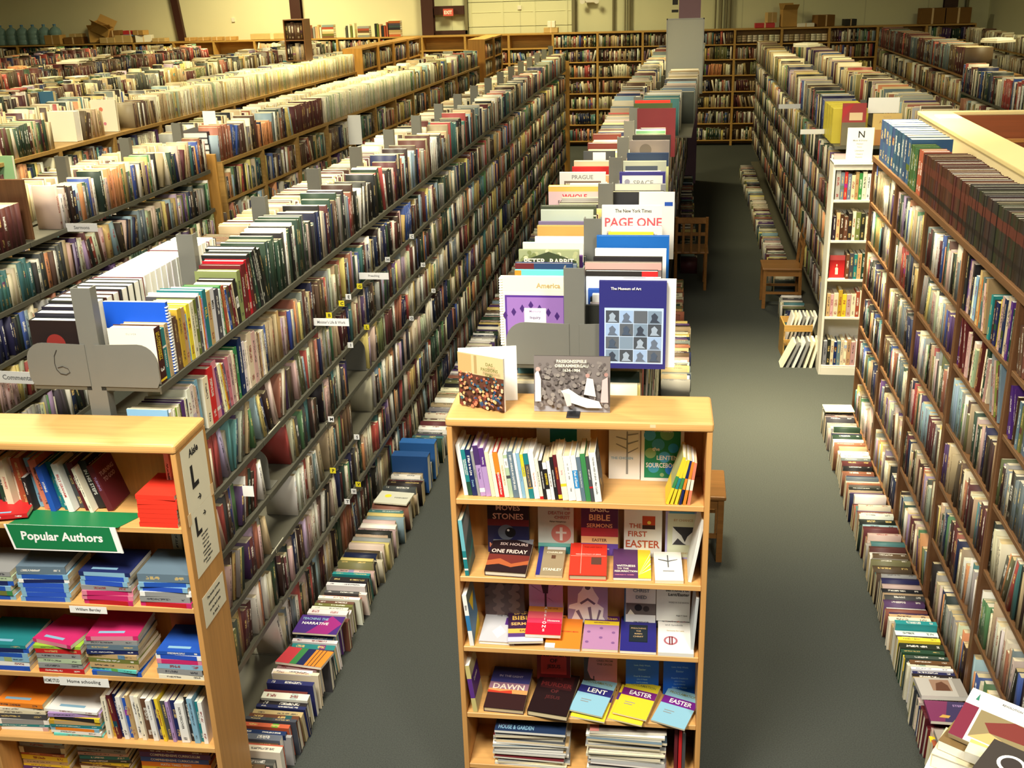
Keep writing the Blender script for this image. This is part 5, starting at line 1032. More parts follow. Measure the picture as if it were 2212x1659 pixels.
# steel book supports left standing on the shelves
def bookend(x, y, z, h, w, label):
    pts = [(0, 0), (w, 0), (w, h - w / 2)] + [(w / 2 + w / 2 * math.cos(a), h - w / 2 + w / 2 * math.sin(a)) for a in [PI * k / 10 for k in range(1, 10)]] + [(0, h - w / 2)]
    e = empty('book_support', (x, y, z), 0, label, 'bookend')
    b = B(); b.prism([(-p[0], p[1]) for p in pts], -.0012, .0012, FX); b.build('upright_plate', M['metal'], e)
    B().box(-w, 0, 0, 0, .1, .0015).build('base_plate', M['metal'], e)
for i, (yy, z) in enumerate(((4.97, 1.362), (4.6, 1.072), (6.35, 1.072), (5.0, .772), (7.15, .772), (5.4, .472), (4.9, .472), (6.6, .472))):
    bookend(-1.965, yy, z, .215, .135, f'grey steel book support on the long range, {ordw(i + 1)} counting downwards')

# ================================================================== LARGE PICTURE BOOKS ON THE MIDDLE RANGE
G3 = 'large picture books on the middle range'
def big(x0, x1, y, h, t, c, label, art=(), name='picture_book', z=1.982, hard=True, rz=0):
    Mw = Matrix.Translation((x0, y, z)) @ Matrix.Rotation(rz, 4, 'Z') @ fr((0, t, 0), (0, -1, 0), (1, 0, 0), (0, 0, 1))
    return book(name, Mw, t, x1 - x0, h, c, label, G3, hard, art=art, page=page_col())
flames = [('p', [(.06 + .135 * k, .56 - .05 * abs(k - 3)), (.02 + .135 * k, .5 - .05 * abs(k - 3)), (.06 + .135 * k, .44 - .05 * abs(k - 3)), (.1 + .135 * k, .5 - .05 * abs(k - 3))], (70, 40, 110)) for k in range(7)]
o = big(-.705, -.44, 4.2, .3, .018, 'ivory', 'spiral bound notebook with a purple flame border, foremost on the middle range', tuple([('r', .0, .8, 1, 1, (250, 246, 200)), ('r', .06, 0, 1, .74, (84, 50, 140)), ('r', .09, 0, .97, .71, (150, 112, 180))] + [(f[0], [(p[0], p[1] + .1) for p in f[1]], f[2]) for f in flames] + [('r', .36, .34, .7, .56, 'white'), T('Memory', .53, .51, .045, 'lilac', .28), T('Inquiry', .53, .42, .05, 'purple', .26), T('America', .74, .88, .07, 'tan', .5)]), 'spiral_notebook', hard=False)
bb = B()
for q in range(26): bb.box(-.004, -.006, .008 + q * .0112, .022, .008, .0125 + q * .0112)
bb.build('spiral_binding', M['card'], o)
Lb = [(-.66, -.434, 4.3, .3, .02, 'turquoise', 'turquoise and orange picture book behind the spiral notebook', (('r', 0, 0, .12, 1, 'orange'),)),
 (-.676, -.431, 4.42, .3, .025, 'navy', 'maroon and navy picture book behind the turquoise one', (('r', 0, 0, .33, 1, 'maroon'), ('r', .33, 0, 1, 1, (40, 62, 100)))),
 (-.695, -.425, 4.66, .3, .02, (150, 160, 120), 'greenish Peter Rabbit book with a leafy border', tuple(crowd(12, .05, .6, .95, .98, 40, [(120, 132, 84), (170, 176, 130), (200, 200, 160)], .035) + [('p', [(.06, .84), (.5, .98), (.96, .84), (.96, .7), (.5, .84), (.06, .7)], (54, 66, 44)), T('PETER', .27, .83, .09, 'ivory', .36), T('RABBIT', .72, .83, .09, 'ivory', .4)])),
 (-.696, -.418, 4.8, .3, .02, 'ivory', 'ivory picture book behind the leafy one', ()), (-.655, -.422, 4.92, .3, .02, 'white', 'white narrow picture book', ()),
 (-.674, -.437, 5.16, .3, .025, (214, 158, 84), 'tan orange picture book on the middle range', ()), (-.681, -.429, 5.26, .3, .02, (120, 110, 140), 'mauve grey picture book on the middle range', ()),
 (-.705, -.43, 5.55, .3, .02, (190, 200, 180), 'pale green picture book on the middle range', ()), (-.718, -.423, 5.66, .3, .03, (70, 76, 60), 'dark olive picture book on the middle range', (('r', .06, 0, .94, .94, 'ivory'),)),
 (-.745, -.439, 6.24, .3, .05, (236, 190, 96), 'thick orange Whole catalogue on the middle range', (('r', .0, .0, 1, .9, (226, 196, 196)), T('WHOLE', .5, .8, .1, (206, 40, 70), .5), T('EARTH CATALOG', .5, .7, .06, 'charcoal', .7))),
 (-.732, -.444, 6.73, .3, .02, 'white', 'white Prague picture book on the middle range', (('r', .1, .0, .9, .82, (130, 110, 96)), T('PRAGUE', .5, .9, .09, 'grey', .8), T('BEAUTIFUL ROOMS', .5, .75, .06, 'ivory', .8))),
 (-.672, -.426, 6.93, .3, .03, 'red', 'red picture book just behind the Prague one', ()), (-.683, -.436, 7.17, .3, .04, (226, 196, 160), 'peach coloured picture book on the middle range', ()), (-.657, -.435, 7.6, .3, .03, 'charcoal', 'charcoal picture book with a white card on it', (('r', .3, .8, .7, .98, 'white'),)), (-.66, -.444, 8.0, .3, .05, (110, 50, 44), 'brown red picture book with gilt edges', ()), (-.66, -.444, 8.5, .3, .05, (120, 60, 50), 'second brown red picture book with gilt edges', ())]
gridc = [('r', .1 + .21 * i, .08 + .15 * j, .1 + .21 * i + .2, .08 + .15 * j + .14, [(120, 140, 160), (90, 96, 104), (150, 176, 210), (70, 76, 84)][(i * 3 + j * 5) % 4]) for i in range(4) for j in range(4)]
gridc += [('p', [(.1 + .21 * i + a, .08 + .15 * j + b_) for a, b_ in ((.03, .01), (.06, .05), (.05, .09), (.1, .12), (.15, .08), (.13, .04), (.18, .01))], [(58, 66, 80), (150, 166, 184), (96, 108, 126), (70, 84, 104)][(i * 5 + j * 3) % 4]) for i in range(4) for j in range(4) if (i, j) not in ((2, 3), (1, 1))]
Rb = [(-.285, -.03, 3.96, .35, .016, (44, 44, 112), 'navy gallery book with a grid of small blue photographs, foremost', tuple([('r', .08, .06, .96, .7, (180, 200, 224))] + gridc + [T('The Museum of Art', .4, .92, .03, 'white', .55)])),
 (-.26, .005, 3.985, .35, .02, 'white', 'white book with a metal coloured edge, right behind the navy gallery book', ()),
 (-.355, -.056, 4.2, .3, .016, (200, 210, 220), 'pale book with a diagonal dark stripe on the middle range', (('p', [(.1, .6), (.5, 1), (.8, 1), (.35, .6)], (60, 50, 60)), ('p', [(.6, .7), (.9, 1), (1, 1), (.75, .7)], (90, 60, 70)))),
 (-.367, -.07, 4.3, .3, .03, (40, 36, 34), 'black book with a red corner on the middle range', (('r', .78, .0, 1, 1, 'red'),)), (-.38, -.058, 4.44, .3, .025, (120, 110, 104), 'grey photograph book with pinkish edges', (('r', 0, .9, 1, 1, (220, 160, 150)), ('r', .3, .7, .7, .9, (80, 76, 72)))),
 (-.358, -.057, 4.62, .28, .02, 'black', 'black book with white edge on the middle range', ()), (-.358, -.042, 4.72, .29, .03, 'white', 'white rounded album on the middle range', ()), (-.361, -.031, 4.86, .32, .025, (16, 96, 176), 'wide bright blue picture book on the middle range', ()),
 (-.32, -.073, 5.25, .28, .015, 'white', 'white newspaper history book with a framed front', (('r', .1, .0, .92, .86, (196, 176, 150)), ('r', .12, 0, .9, .84, 'white'), ('r', .6, .3, .8, .5, 'grey'))),
 (-.372, -.07, 5.36, .36, .03, (244, 240, 224), 'tall cream New York Times Page One book', (T('The New York Times', .52, .93, .05, 'black', .6), T('PAGE ONE', .52, .77, .13, (206, 90, 100), .94))),
 (-.2, -.013, 5.72, .36, .02, 'white', 'tall white book with a small blue mark sticking out of the middle range', (('r', .72, .8, .95, .86, 'blue'),)),
 (-.359, -.072, 5.9, .33, .045, (42, 44, 50), 'thick blackish picture book on the middle range', (T('ART', .85, .5, .03, 'grey', .1),)), (-.36, -.067, 6.3, .3, .03, 'grey', 'grey and white picture book on the middle range', (('r', 0, .8, .9, 1, 'ivory'),)),
 (-.351, -.074, 6.6, .32, .03, (60, 56, 130), 'dark blue framed Space book', (('r', .06, 0, .94, .94, 'white'), T('SPACE', .52, .8, .1, 'grey', .6), ('c', .17, .82, .06, (150, 150, 170)))),
 (-.356, -.076, 7.15, .3, .03, (180, 186, 170), 'silver grey picture book on the middle range', (('r', .05, .8, .8, .9, (70, 80, 100)),)), (-.349, -.064, 7.5, .3, .03, (34, 52, 84), 'navy landscape book with a shining plastic wrap', (('r', .0, .0, 1, .7, (190, 196, 140)),)), (-.349, -.064, 7.9, .33, .03, (120, 112, 110), 'grey dome picture book', (('c', .4, .8, .15, (90, 84, 80)),)),
 (-.35, -.06, 8.4, .3, .03, 'black', 'black glossy picture book with yellow strip', (('r', .2, .7, .6, .76, 'yellow'),)), (-.35, -.03, 9.3, .4, .03, 'maroon', 'tall maroon picture book on the middle range', ()), (-.387, -.06, 9.5, .42, .04, (70, 84, 48), 'very tall dark green picture book', (('r', 0, 0, 0, 0, 'red'),)), (-.38, -.08, 9.56, .44, .03, 'scarlet', 'red picture book edge behind the very tall green one', ())]
for it in Lb: big(*it[:7], it[7])
for it in Rb: big(*it[:7], it[7])
# thinner books between them
def between(xs, side, lo, hi, used, cnt_lim):
    y = lo; n = 0
    while y < hi:
        t = RG.uniform(.012, .034)
        if any(y < u[2] + u[4] + .002 and y + t > u[2] - .002 for u in used):
            y += .006; continue
        w = RG.uniform(.2, .25); h = RG.uniform(.21, .262); c = RG.choice(MIXG + MIX + ['white', 'grey'])
        x0 = xs[0] if side < 0 else xs[1] - w
        n += 1
        Mw = fr((x0, y + t, 1.982), (0, -1, 0), (1, 0, 0), (0, 0, 1))
        if y < cnt_lim: book('picture_book', Mw, t, w, h, C(c, .1), f"{c.replace('_', ' ')} low picture book, {ordw(n)} along the {'dark aisle' if side < 0 else 'chair'} side of the middle range", G3, True, seed=0)
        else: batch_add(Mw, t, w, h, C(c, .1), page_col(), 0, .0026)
        y += t + .002
between((-.652, -.43), -1, 4.23, 10.3, Lb + [(0, 0, 4.2, 0, .02)], 5.3)
between((-.36, -.11), 1, 4.06, 10.3, Rb, 5.3)

# ================================================================== BOOKS STANDING ON THE FLOOR
def floor_row(side, xi, y0, y1, y_ind, phrase, grp, mix, lean=.0, dr=(.15, .2), hr=(.2, .25), tr=(.018, .045), rng=RG, skip=(), flat=.03):
    y = y0; n = 0
    while y < y1:
        t = rng.uniform(*tr); d = rng.uniform(*dr); h = rng.uniform(*hr); a = rng.uniform(0, lean)
        if any(s0 < y < s1 for s0, s1 in skip): y += .05; continue
        base = Matrix.Translation((xi + rng.uniform(-.006, .006), y, .001)) @ Matrix.Rotation(a, 4, 'X')
        L = fr((0, t, d), (0, -1, 0), (0, 0, -1), (1, 0, 0)) if side > 0 else fr((0, 0, d), (0, 1, 0), (0, 0, -1), (-1, 0, 0))
        c = rng.choice(mix); cc_ = C(c, .1); n += 1; hard = rng.random() < .6
        if y < y_ind: book('hardback_book' if hard else 'paperback_book', base @ L, t, d, h, cc_, phrase.format(c.replace('_', ' '), ordw(n)), grp, hard, seed=rng.uniform(.06, .94))
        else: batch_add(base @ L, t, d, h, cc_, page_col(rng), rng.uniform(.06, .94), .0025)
        y += t / math.cos(a) + .002
MF = 'white cream charcoal black brown maroon navy teal slate_blue light_blue grey rust dark_green tan dusty_pink olive purple yellow ivory white'.split()
floor_row(1, -1.945, 3.62, 19.2, 5.35, '{} book spine up on the carpet, {} along the long steel range', 'books on the carpet by the steel range', MF, .22)
floor_row(-1, 1.385, 3.1, 8.1, 5.2, '{} book spine up on the carpet, {} along the oak cases', 'books on the carpet by the oak cases', MF, .12, hr=(.19, .22), dr=(.16, .22))
floor_row(1, -.1, 8.7, 10.4, 0, '', '', MF, .05, hr=(.22, .26))
floor_row(1, -.1, 10.7, 12.0, 0, '', '', ['mustard', 'tan', 'rust', 'orange', 'cream', 'dark_green', 'brown', 'olive'], .05, hr=(.15, .2)); floor_row(1, .06, 13.0, 19.0, 0, '', '', MF, .05, hr=(.15, .2))
floor_row(-1, 1.33, 10.4, 20, 0, '', '', MF, .1, hr=(.2, .24), skip=((11.4, 12.1),))
G4 = 'books lying over the floor rows'
def flat_on_floor(x, y, z, w, h, t, c, label, art=(), rz=0, tilt=0):
    Mw = Matrix.Translation((x, y, z)) @ Matrix.Rotation(rz, 4, 'Z') @ Matrix.Rotation(tilt, 4, 'X') @ fr((0, 0, 0), (0, 0, 1), (1, 0, 0), (0, 1, 0))
    book('paperback_book', Mw, t, w, h, c, label, G4, False, art=art)
flat_on_floor(-1.95, 4.62, .215, .24, .17, .012, (70, 40, 120), 'purple teaching booklet lying over the floor row', (('p', [(.3, 0), (.7, 1), (1, .6), (.8, 0)], (150, 40, 120)), T('TEACHING THE', .35, .8, .13, 'light blue', .6), T('NARRATIVE', .4, .55, .14, 'white', .6)), .0)
flat_on_floor(-1.95, 4.36, .21, .25, .16, .014, (196, 60, 70), 'red and orange striped book lying over the floor row', (('r', .3, 0, .45, 1, 'green'), ('r', .45, 0, .62, 1, 'navy'), ('r', .62, 0, 1, 1, (226, 140, 50)), ('r', .68, 0, .7, 1, 'brown'), ('r', .76, 0, .78, 1, 'brown'), ('r', .84, 0, .86, 1, 'brown')), -.1, -.1)
flat_on_floor(-1.93, 6.15, .215, .23, .17, .01, (196, 196, 180), 'cream booklet with a yellow drawing lying over the floor row', (('c', .3, .6, .1, 'yellow'), T('HARVEST', .72, .5, .1, 'charcoal', .4)), -.08)
flat_on_floor(1.17, 7.95, .23, .22, .15, .008, (216, 220, 180), 'white covered booklet lying at the end of the aisle row', (), .04)
flat_on_floor(1.17, 4.36, .25, .21, .14, .022, (180, 176, 170), 'white book with a brown portrait lying on the aisle row', (('r', .3, .3, .72, .9, (150, 120, 100)), ('p', [(.36, .3), (.42, .7), (.56, .8), (.66, .6), (.68, .3)], (96, 62, 46)), ('r', .8, 0, 1, 1, (150, 146, 140))), .05)
flat_on_floor(1.18, 4.2, .24, .205, .15, .016, (120, 50, 90), 'magenta and navy book lying on the aisle row', (('p', [(.3, 0), (.5, 1), (1, 1), (1, 0)], (60, 50, 90)), ('p', [(.2, .2), (.3, .34), (.46, .3), (.4, .18)], (200, 160, 80)), T('STEPS', .7, .8, .1, 'lilac', .3)), .0)
flat_on_floor(1.18, 3.98, .245, .21, .15, .02, (160, 150, 140), 'grey book with a reddish picture lying on the aisle row', (('r', .2, .3, .8, .8, (120, 96, 84)), ('p', [(.25, .4), (.5, .66), (.78, .5), (.7, .36)], (140, 70, 50))), .02)
flat_on_floor(1.19, 3.72, .28, .2, .16, .018, (34, 54, 52), 'dark green book lying on the aisle row', (), -.03)
o = B().box(0, 0, 0, .2, .1, .06).box(0, .06, .06, .2, .1, .12)
setb = [('blue', 6.95), ('navy', 6.72)]
for i, (c, y) in enumerate(setb):
    book('boxed_volume', fr((-1.95, y + .09, .3), (0, -1, 0), (0, 0, -1), (1, 0, 0)), .09, .28, .26, C((44, 96, 160) if i == 0 else (34, 74, 128)), f'tall blue boxed volume standing in the floor row, {ordw(i + 1)} one', G4, True)

# ================================================================== WHITE BOOKCASE, SIGNS, CHAIRS, BOOTH
WB = Matrix.Translation((1.3, 9.45, 0))
e = empty('white_bookcase', (1.3, 9.45, 0), 0, 'narrow white melamine bookcase at the end of the range marked N', 'bookcase')
WS = (1.585, 1.235, .89, .545, .09); ww, wd_, wh = .74, .25, 1.9
for x in (0, ww - .02): B().box(x, 0, 0, x + .02, wd_, wh, .002, 1).build('side_panel', M['white'], e)
B().box(.02, 0, wh - .06, ww - .02, wd_, wh - .02).build('top_panel', M['white'], e)
B().box(.02, wd_ - .008, .02, ww - .02, wd_, wh - .06).build('back_panel', M['white'], e)
B().box(.02, .0, 0, ww - .02, .015, .07).build('kick_board', M['white'], e)
for z in WS: B().box(.02, .002, z - .022, ww - .02, wd_ - .01, z, .002, 1).build('shelf', M['white'], e)
wcols = {1.585: ['grey', 'slate blue', 'red', 'slate blue', 'cream', 'tan', 'green', 'ivory', 'white', 'maroon', 'navy'], 1.235: ['black', 'tan', 'dark brown', 'brown', 'black', 'cream', 'olive', 'black', 'cream', 'rust', 'grey', 'white', 'brown', 'black'], .89: ['brown', 'charcoal', 'teal', 'tan', 'dark green'], .545: ['tan', 'dusty pink', 'cream', 'mustard', 'yellow', 'dusty pink', 'cream', 'rust', 'cream', 'white', 'brown'], .09: ['grey', 'black', 'cream', 'navy', 'slate blue', 'cream', 'ivory', 'tan', 'dusty pink', 'white', 'grey']}
for z, cs in wcols.items():
    x = .03 if z != .89 else .17; n = 0
    for c in cs:
        t = RG.uniform(.024, .04); n += 1; h = RG.uniform(.2, .25)
        book('hardback_book', WB @ Matrix.Translation((x, .01, z + .0005)), t, .17, h, C(c, .08), f'{c} book in the white bookcase, {ordw(n)} on shelf at {"top" if z > 1.5 else "second" if z > 1.1 else "third" if z > .8 else "fourth" if z > .4 else "bottom"} level', 'books in the white bookcase', True, seed=RG.uniform(.1, .9))
        x += t + .002
upright('paperback_book', .035, .89, .13, .2, .012, 'red', 'red book with a white silhouette facing out of the white bookcase', (('r', 0, .78, 1, 1, (216, 90, 90)), ('c', .48, .4, .1, 'ivory'), ('r', .4, .15, .58, .42, 'ivory'), ('r', .45, .5, .52, .6, 'ivory')), None, .05, .05, WB)
o = B().box(1.3, 9.44, 1.885, 1.66, 9.7, 1.892).build('plastic_wrap', M['papersign']); tag(o, 'crumpled pinkish wrapping on top of the white bookcase', 'wrapping')
e = empty('aisle_sign', (1.40, 9.5, 1.894), 0, 'white aisle sign with a large N and smaller lines above the white bookcase', 'sign')
B().box(0, 0, 0, .215, .004, .29).build('card', M['card'], e); B().box(0, .004, 0, .215, .06, .004).build('foot', M['card'], e)
flat_text(e, [('N', Vector((.115, 0, .235)), .055, .06)], M['black'], Vector((1, 0, 0)), Vector((0, 0, 1)))
flat_text(e, [(s, Vector((.107, 0, .185 - .028 * i)), .013, .15) for i, s in enumerate(('Music & Drama', 'Humor', 'Poetry', 'Literature', 'Classics', 'Biography'))], M['greyink'], Vector((1, 0, 0)), Vector((0, 0, 1)))
# end of the N range: steel plate, yellow sets and facing books
upright('picture_book', 1.40, 1.982, .2, .36, .02, (150, 60, 60), 'reddish picture book facing out at the end of the N range', (('r', 0, .0, 1, .55, (110, 104, 84)), ('r', .3, .6, .85, .78, (214, 190, 150)), ('p', [(0, .9), (.5, 1), (0, .6)], (170, 50, 56))), None, 9.87, .04, Matrix.Identity(4), hard=True)
upright('picture_book', 1.66, 1.982, .24, .27, .02, (206, 176, 110), 'tan America picture book facing out beside the blue boxed set', (T('BLACK', .5, .9, .06, 'tan', .5), T('AMERICA', .5, .74, .09, (170, 130, 80), .7), ('r', .1, .0, .9, .5, (170, 120, 70))), None, 9.87, .04, Matrix.Identity(4), hard=True)
for i, (y, t) in enumerate(((10.02, .13), (10.2, .1), (10.36, .13), (10.55, .1))):
    book('boxed_volume', F_left(1.34, y + t, 1.982), t, .3, .3, C((206, 190, 70)), f'yellow slipcased set at the end of the N range, {ordw(i + 1)} in', 'yellow slipcases', True, page=C((232, 216, 96)))
def paper_card(name, x, y, z, w, h, label, base=None, txt=None, rz=0, mat='card', th=.002):
    e = empty(name, (x, y, z), rz, label, 'card'); B().box(0, 0, 0, w, th, h).build('card', M[mat], e)
    if txt: flat_text(e, [(txt, Vector((w / 2, 0, h / 2)), h * .42, w * .8)], M['greyink'], Vector((1, 0, 0)), Vector((0, 0, 1)), bold=.02)
    return e
paper_card('blank_card', 1.62, 9.95, 2.25, .26, .13, 'blank white card standing on the N range')
paper_card('section_card', -1.955, 5.42, 1.668, .2, .042, 'white section card reading Minister\'s Life and Work, at the second shelf', txt="Minister's Life & Work")
paper_card('section_card', -1.955, 6.32, 1.69, .19, .042, 'white section card reading Preaching, sticking out over the dark aisle', txt='Preaching')
paper_card('section_card', -3.955, 5.45, 1.27, .34, .075, 'white Commentaries card beside the steel end bracket', txt='Commentaries', rz=-.05)
paper_card('section_card', -3.955, 6.45, 1.955, .22, .055, 'white section card at the top shelf of the maroon volumes range', txt='Sermons')
paper_card('section_card', 1.12, 10.5, 2.0, .22, .045, 'long white section card projecting from the N range by the yellow sets', rz=.06)
paper_card('section_card', 1.1, 12.7, 1.99, .24, .05, 'white section card projecting further along the N range', rz=.06)
paper_card('hanging_sheet', -3.86, 12.5, 1.66, .16, .34, 'white sheet hanging from the first timber row', rz=.1)
e = paper_card('strip_label', -1.951, 5.32, 1.045, .16, .026, 'printed strip label along the fourth shelf edge of the long range', txt="History & Missions", rz=PI / 2, mat='papersign')
paper_card('strip_label', -1.951, 4.62, 1.335, .16, .03, "printed strip label along the third shelf edge of the long range", txt="Pastor's Helps", rz=PI / 2, mat='papersign')
paper_card('strip_label', -1.951, 4.48, .745, .17, .03, 'printed strip label along the fifth shelf edge of the long range', txt='Counseling', rz=PI / 2, mat='papersign')
paper_card('note_card', -1.84, 4.0, 1.335, .05, .05, 'small blank white card beside the side notices')
tabs = [('G', 6.22, 1.655, 1), ('E', 5.98, 1.655, 0), ('C', 5.84, 1.655, 1), ('B', 5.6, 1.655, 1), ('L', 6.3, 1.365, 1), ('I', 5.94, 1.365, 0), ('H', 6.9, 1.655, 0), ('C', 7.6, 1.655, 0), ('M', 5.47, 1.075, 0), ('G', 7.9, 1.365, 0), ('O', 7.44, 1.075, 0), ('S', 5.91, .775, 0), ('P', 5.42, .775, 1), ('W', 5.76, .475, 0), ('T', 5.62, .475, 0), ('V', 5.86, .475, 1), ('Q', 8.2, 1.075, 0)]
for ch, y, z, yel in tabs:
    e = empty('letter_tab', (-1.944, y, z), 0, f"{'yellow' if yel else 'white'} tab with the letter {ch} on the long range, {z:.0f}" if False else f"{'yellow' if yel else 'white'} letter {ch} tab on the shelf edge {('low down' if z < .8 else 'at mid height' if z < 1.2 else 'second from top' if z > 1.5 else 'third from top')}{' farther along' if (ch, z > 1.2) in (('C', True), ('G', True)) and y > 7 else ''}", 'tab', 'letter tabs')
    B().box(0, 0, 0, .034, .0015, .034).build('card', M['yellow' if yel else 'card'], e)
    flat_text(e, [(ch, Vector((.02, 0, .017)), .02, .02)], M['black'], Vector((1, 0, 0)), Vector((0, 0, 1)), bold=.03)

def chair(x, y, rz, label):
    """wooden side chair; seat front towards +x"""
    e = empty('wooden_chair', (x, y, 0), rz, label, 'chair'); m = M['chair']
    B().box(-.2, -.2, .425, .215, .2, .452, .012, 2).build('seat', m, e)
    for sx, sy in ((.185, -.17), (.185, .17)): B().prism([(-.018, -.018), (.018, -.018), (.018, .018), (-.018, .018)], 0, .425, Matrix.Translation((sx, sy, 0))).build('leg', m, e)
    for sy in (-.17, .17): B().tube([(-.2, sy, 0), (-.185, sy, .43), (-.2, sy, .65), (-.235, sy, .86)], .019, 8).build('leg', m, e)
    for z, w in ((.82, .07), (.66, .04)): B().box(-.24 + (.82 - z) * .15, -.17, z - w / 2, -.218 + (.82 - z) * .15, .17, z + w / 2, .004, 1).build('back_rail', m, e)
    for sy in (-.09, 0, .09): B().box(-.226, sy - .014, .44, -.214, sy + .014, .8, .003, 1).build('back_slat', m, e)
    B().box(-.18, -.178, .36, .18, -.16, .42).build('seat_rail', m, e); B().box(-.18, .16, .36, .18, .178, .42).build('seat_rail', m, e); B().box(.17, -.17, .36, .185, .17, .42).build('seat_rail', m, e)
    for sy in (-.17, .17): B().box(-.18, sy - .01, .16, .18, sy + .01, .185).build('stretcher', m, e)
    return e
chair(.125, 6.16, 0, 'wooden chair tucked beside the maple Easter bookcase')
chair(1.14, 11.72, PI, 'wooden chair facing the carpeted aisle near the leaning crate books')
chair(.17, 12.45, PI / 2, 'wooden chair against the wide middle range, far along the aisle')
# crate with thin books leaning in it
e = empty('wooden_crate', (1.02, 9.86, 0), .05, 'small slatted wooden crate with thin books by the white bookcase', 'crate')
for z in (.16, .27, .3): B().box(0, 0, z, .26, .012, z + .03).build('slat', M['gold_x'], e); B().box(0, .3, z, .26, .312, z + .03).build('slat', M['gold_x'], e)
for x in (0, .25): B().box(x, .012, 0, x + .012, .3, .33).build('end_board', M['gold_x'], e)
B().box(.01, .012, .13, .25, .3, .14).build('base', M['gold_x'], e)
for i in range(7):
    book('magazine', Matrix.Translation((1.03 + .034 * i, 9.9, .142)) @ Matrix.Rotation(.25, 4, 'Y'), .016, .2, .28, RG.choice(['white', 'ivory', 'grey', 'white']), f'thin pale magazine leaning in the crate, {ordw(i + 1)} from the carpet side', 'magazines in the crate', False, cat='magazine')
for i in range(6):
    book('magazine', Matrix.Translation((.98 + .052 * i, 9.62, .001)) @ Matrix.Rotation(.42 - .04 * i, 4, 'Y') , .022, .17, .27, RG.choice(['white', 'ivory', 'grey', 'cream']), f'white magazine leaning on the floor before the crate, {ordw(i + 1)} from the aisle', 'magazines before the crate', False, cat='magazine')
# beige booth with open top
e = empty('open_booth', (1.8, 5.2, 0), 0, 'beige walled booth with a broad pale rim and brown inside', 'booth'); bx, by, bz = 1.5, 3.54, 2.4
B().box(0, 0, 0, .02, by, bz - .03).build('side_wall', M['beige'], e); B().box(0, by - .02, 0, bx, by, bz - .03).build('end_wall', M['beige'], e)
B().box(-.01, -.02, bz - .03, .225, by + .01, bz, .006, 2).build('rim_board', M['rim'], e); B().box(.225, by - .05, bz - .03, bx, by + .01, bz, .006, 2).build('rim_board', M['rim'], e)
B().box(.2, 0, 1.6, .225, by - .02, bz - .03).build('inner_wall', M['beige'], e); B().box(.225, by - .07, 1.6, bx, by - .05, bz - .03).build('inner_wall', M['brownwall'], e)
B().box(.225, by - .09, 2.17, bx, by - .07, 2.2, .004, 1).build('inner_trim', M['chair'], e); B().box(.225, 0, 1.98, bx, by - .09, 2.0).build('inner_deck', M['beige'], e)
B().box(.05, by - .5, bz, .2, by - .3, bz + .008).build('paper_scrap', M['card'], e)
# whiteboard panel on the wide middle range
e = empty('whiteboard_panel', (-.19, 14.6, 1.982), 0, 'tall pale whiteboard panel standing on the wide middle range', 'whiteboard')
B().box(.012, 0, 0, .466, .018, .92).build('board', M['board'], e)
for x in (0, .462): B().box(x, -.004, 0, x + .014, .022, .935).build('frame_side', M['alu'], e)
B().box(0, -.004, .92, .476, .022, .935).build('frame_top', M['alu'], e)
# lower brown end board and box on the range of maroon volumes
o = B().box(-4.42, 6.08, 1.984, -3.96, 6.1, 2.36, .003, 1).build('brown_divider_board', M['oak_z']); tag(o, 'upright brown board standing between the maroon volumes and mixed books', 'board')
o = B().box(-4.5, 8.82, 0, -3.92, 8.85, 2.1, .003, 1).build('timber_end_panel', M['gold_z']); tag(o, 'tall golden end panel where the short steel range meets the timber row', 'panel')
o = B().box(-2.5, 19.4, 0, -1.92, 19.44, 2.1, .003, 1).build('timber_end_panel', M['gold_z']); tag(o, 'golden end panel closing the far end of the long steel range', 'panel')
# stack of dark volumes lying on the first timber row, with a card on it
z = 2.003
for i in range(8):
    t = .05; book('reference_volume', Matrix.Translation((-4.06, 9.2, z)) @ Matrix.Rotation(PI / 2 + RG.uniform(-.03, .03), 4, 'Z') @ fr((.17, -.0, 0), (0, 0, 1), (0, 1, 0), (-1, 0, 0)), t, .27, .34, C((46, 46, 50), .05), f'large charcoal volume lying in the tall stack on the timber row, {ordw(i + 1)} from below', 'charcoal volumes stacked flat', True, page=C('white')) if i < 5 else None
    z += .052
paper_card('blank_card', -4.2, 9.3, 2.27, .12, .14, 'small blank card on the stack of charcoal volumes')

# ================================================================== BRIGHT PILE NEAR THE CAMERA
e = wood_case('low_bookcase', F_cam(.86, 2.3, 0), .9, .45, 1.22, (.86, .5, .12), 'maple', 'low maple case under the bright heap of books', None, .01, back=True)
G5 = 'books heaped on the low case'
def heap(x, y, z, w, h, t, c, label, art, rz, rx=0.0, ry=0.0, hard=False, name='paperback_book', spine=()):
    Mw = Matrix.Translation((x, y, z)) @ Matrix.Rotation(rz, 4, 'Z') @ Matrix.Rotation(ry, 4, 'Y') @ Matrix.Rotation(rx, 4, 'X') @ fr((0, 0, 0), (0, 0, 1), (1, 0, 0), (0, 1, 0))
    book(name, Mw, t, w, h, c, label, G5, hard, art=art, spine=spine)
heap(.70, 2.56, 1.222, .22, .2, .03, 'white', 'white book with red script at the bottom of the bright heap', (('p', [(.1, .55), (.3, .7), (.5, .6), (.5, .57), (.3, .66), (.12, .52)], 'red'), T('Sidney', .3, .78, .1, 'red', .4), T('& More', .4, .6, .11, 'red', .4)), -.45)
heap(.86, 2.46, 1.253, .22, .22, .045, 'ivory', 'thick ivory paged book in the bright heap', (), -.62, hard=True, name='hardback_book')
heap(.76, 2.66, 1.253, .2, .14, .045, 'cream', 'cream paged book near the edge of the bright heap', (), -.5, hard=True, name='hardback_book')
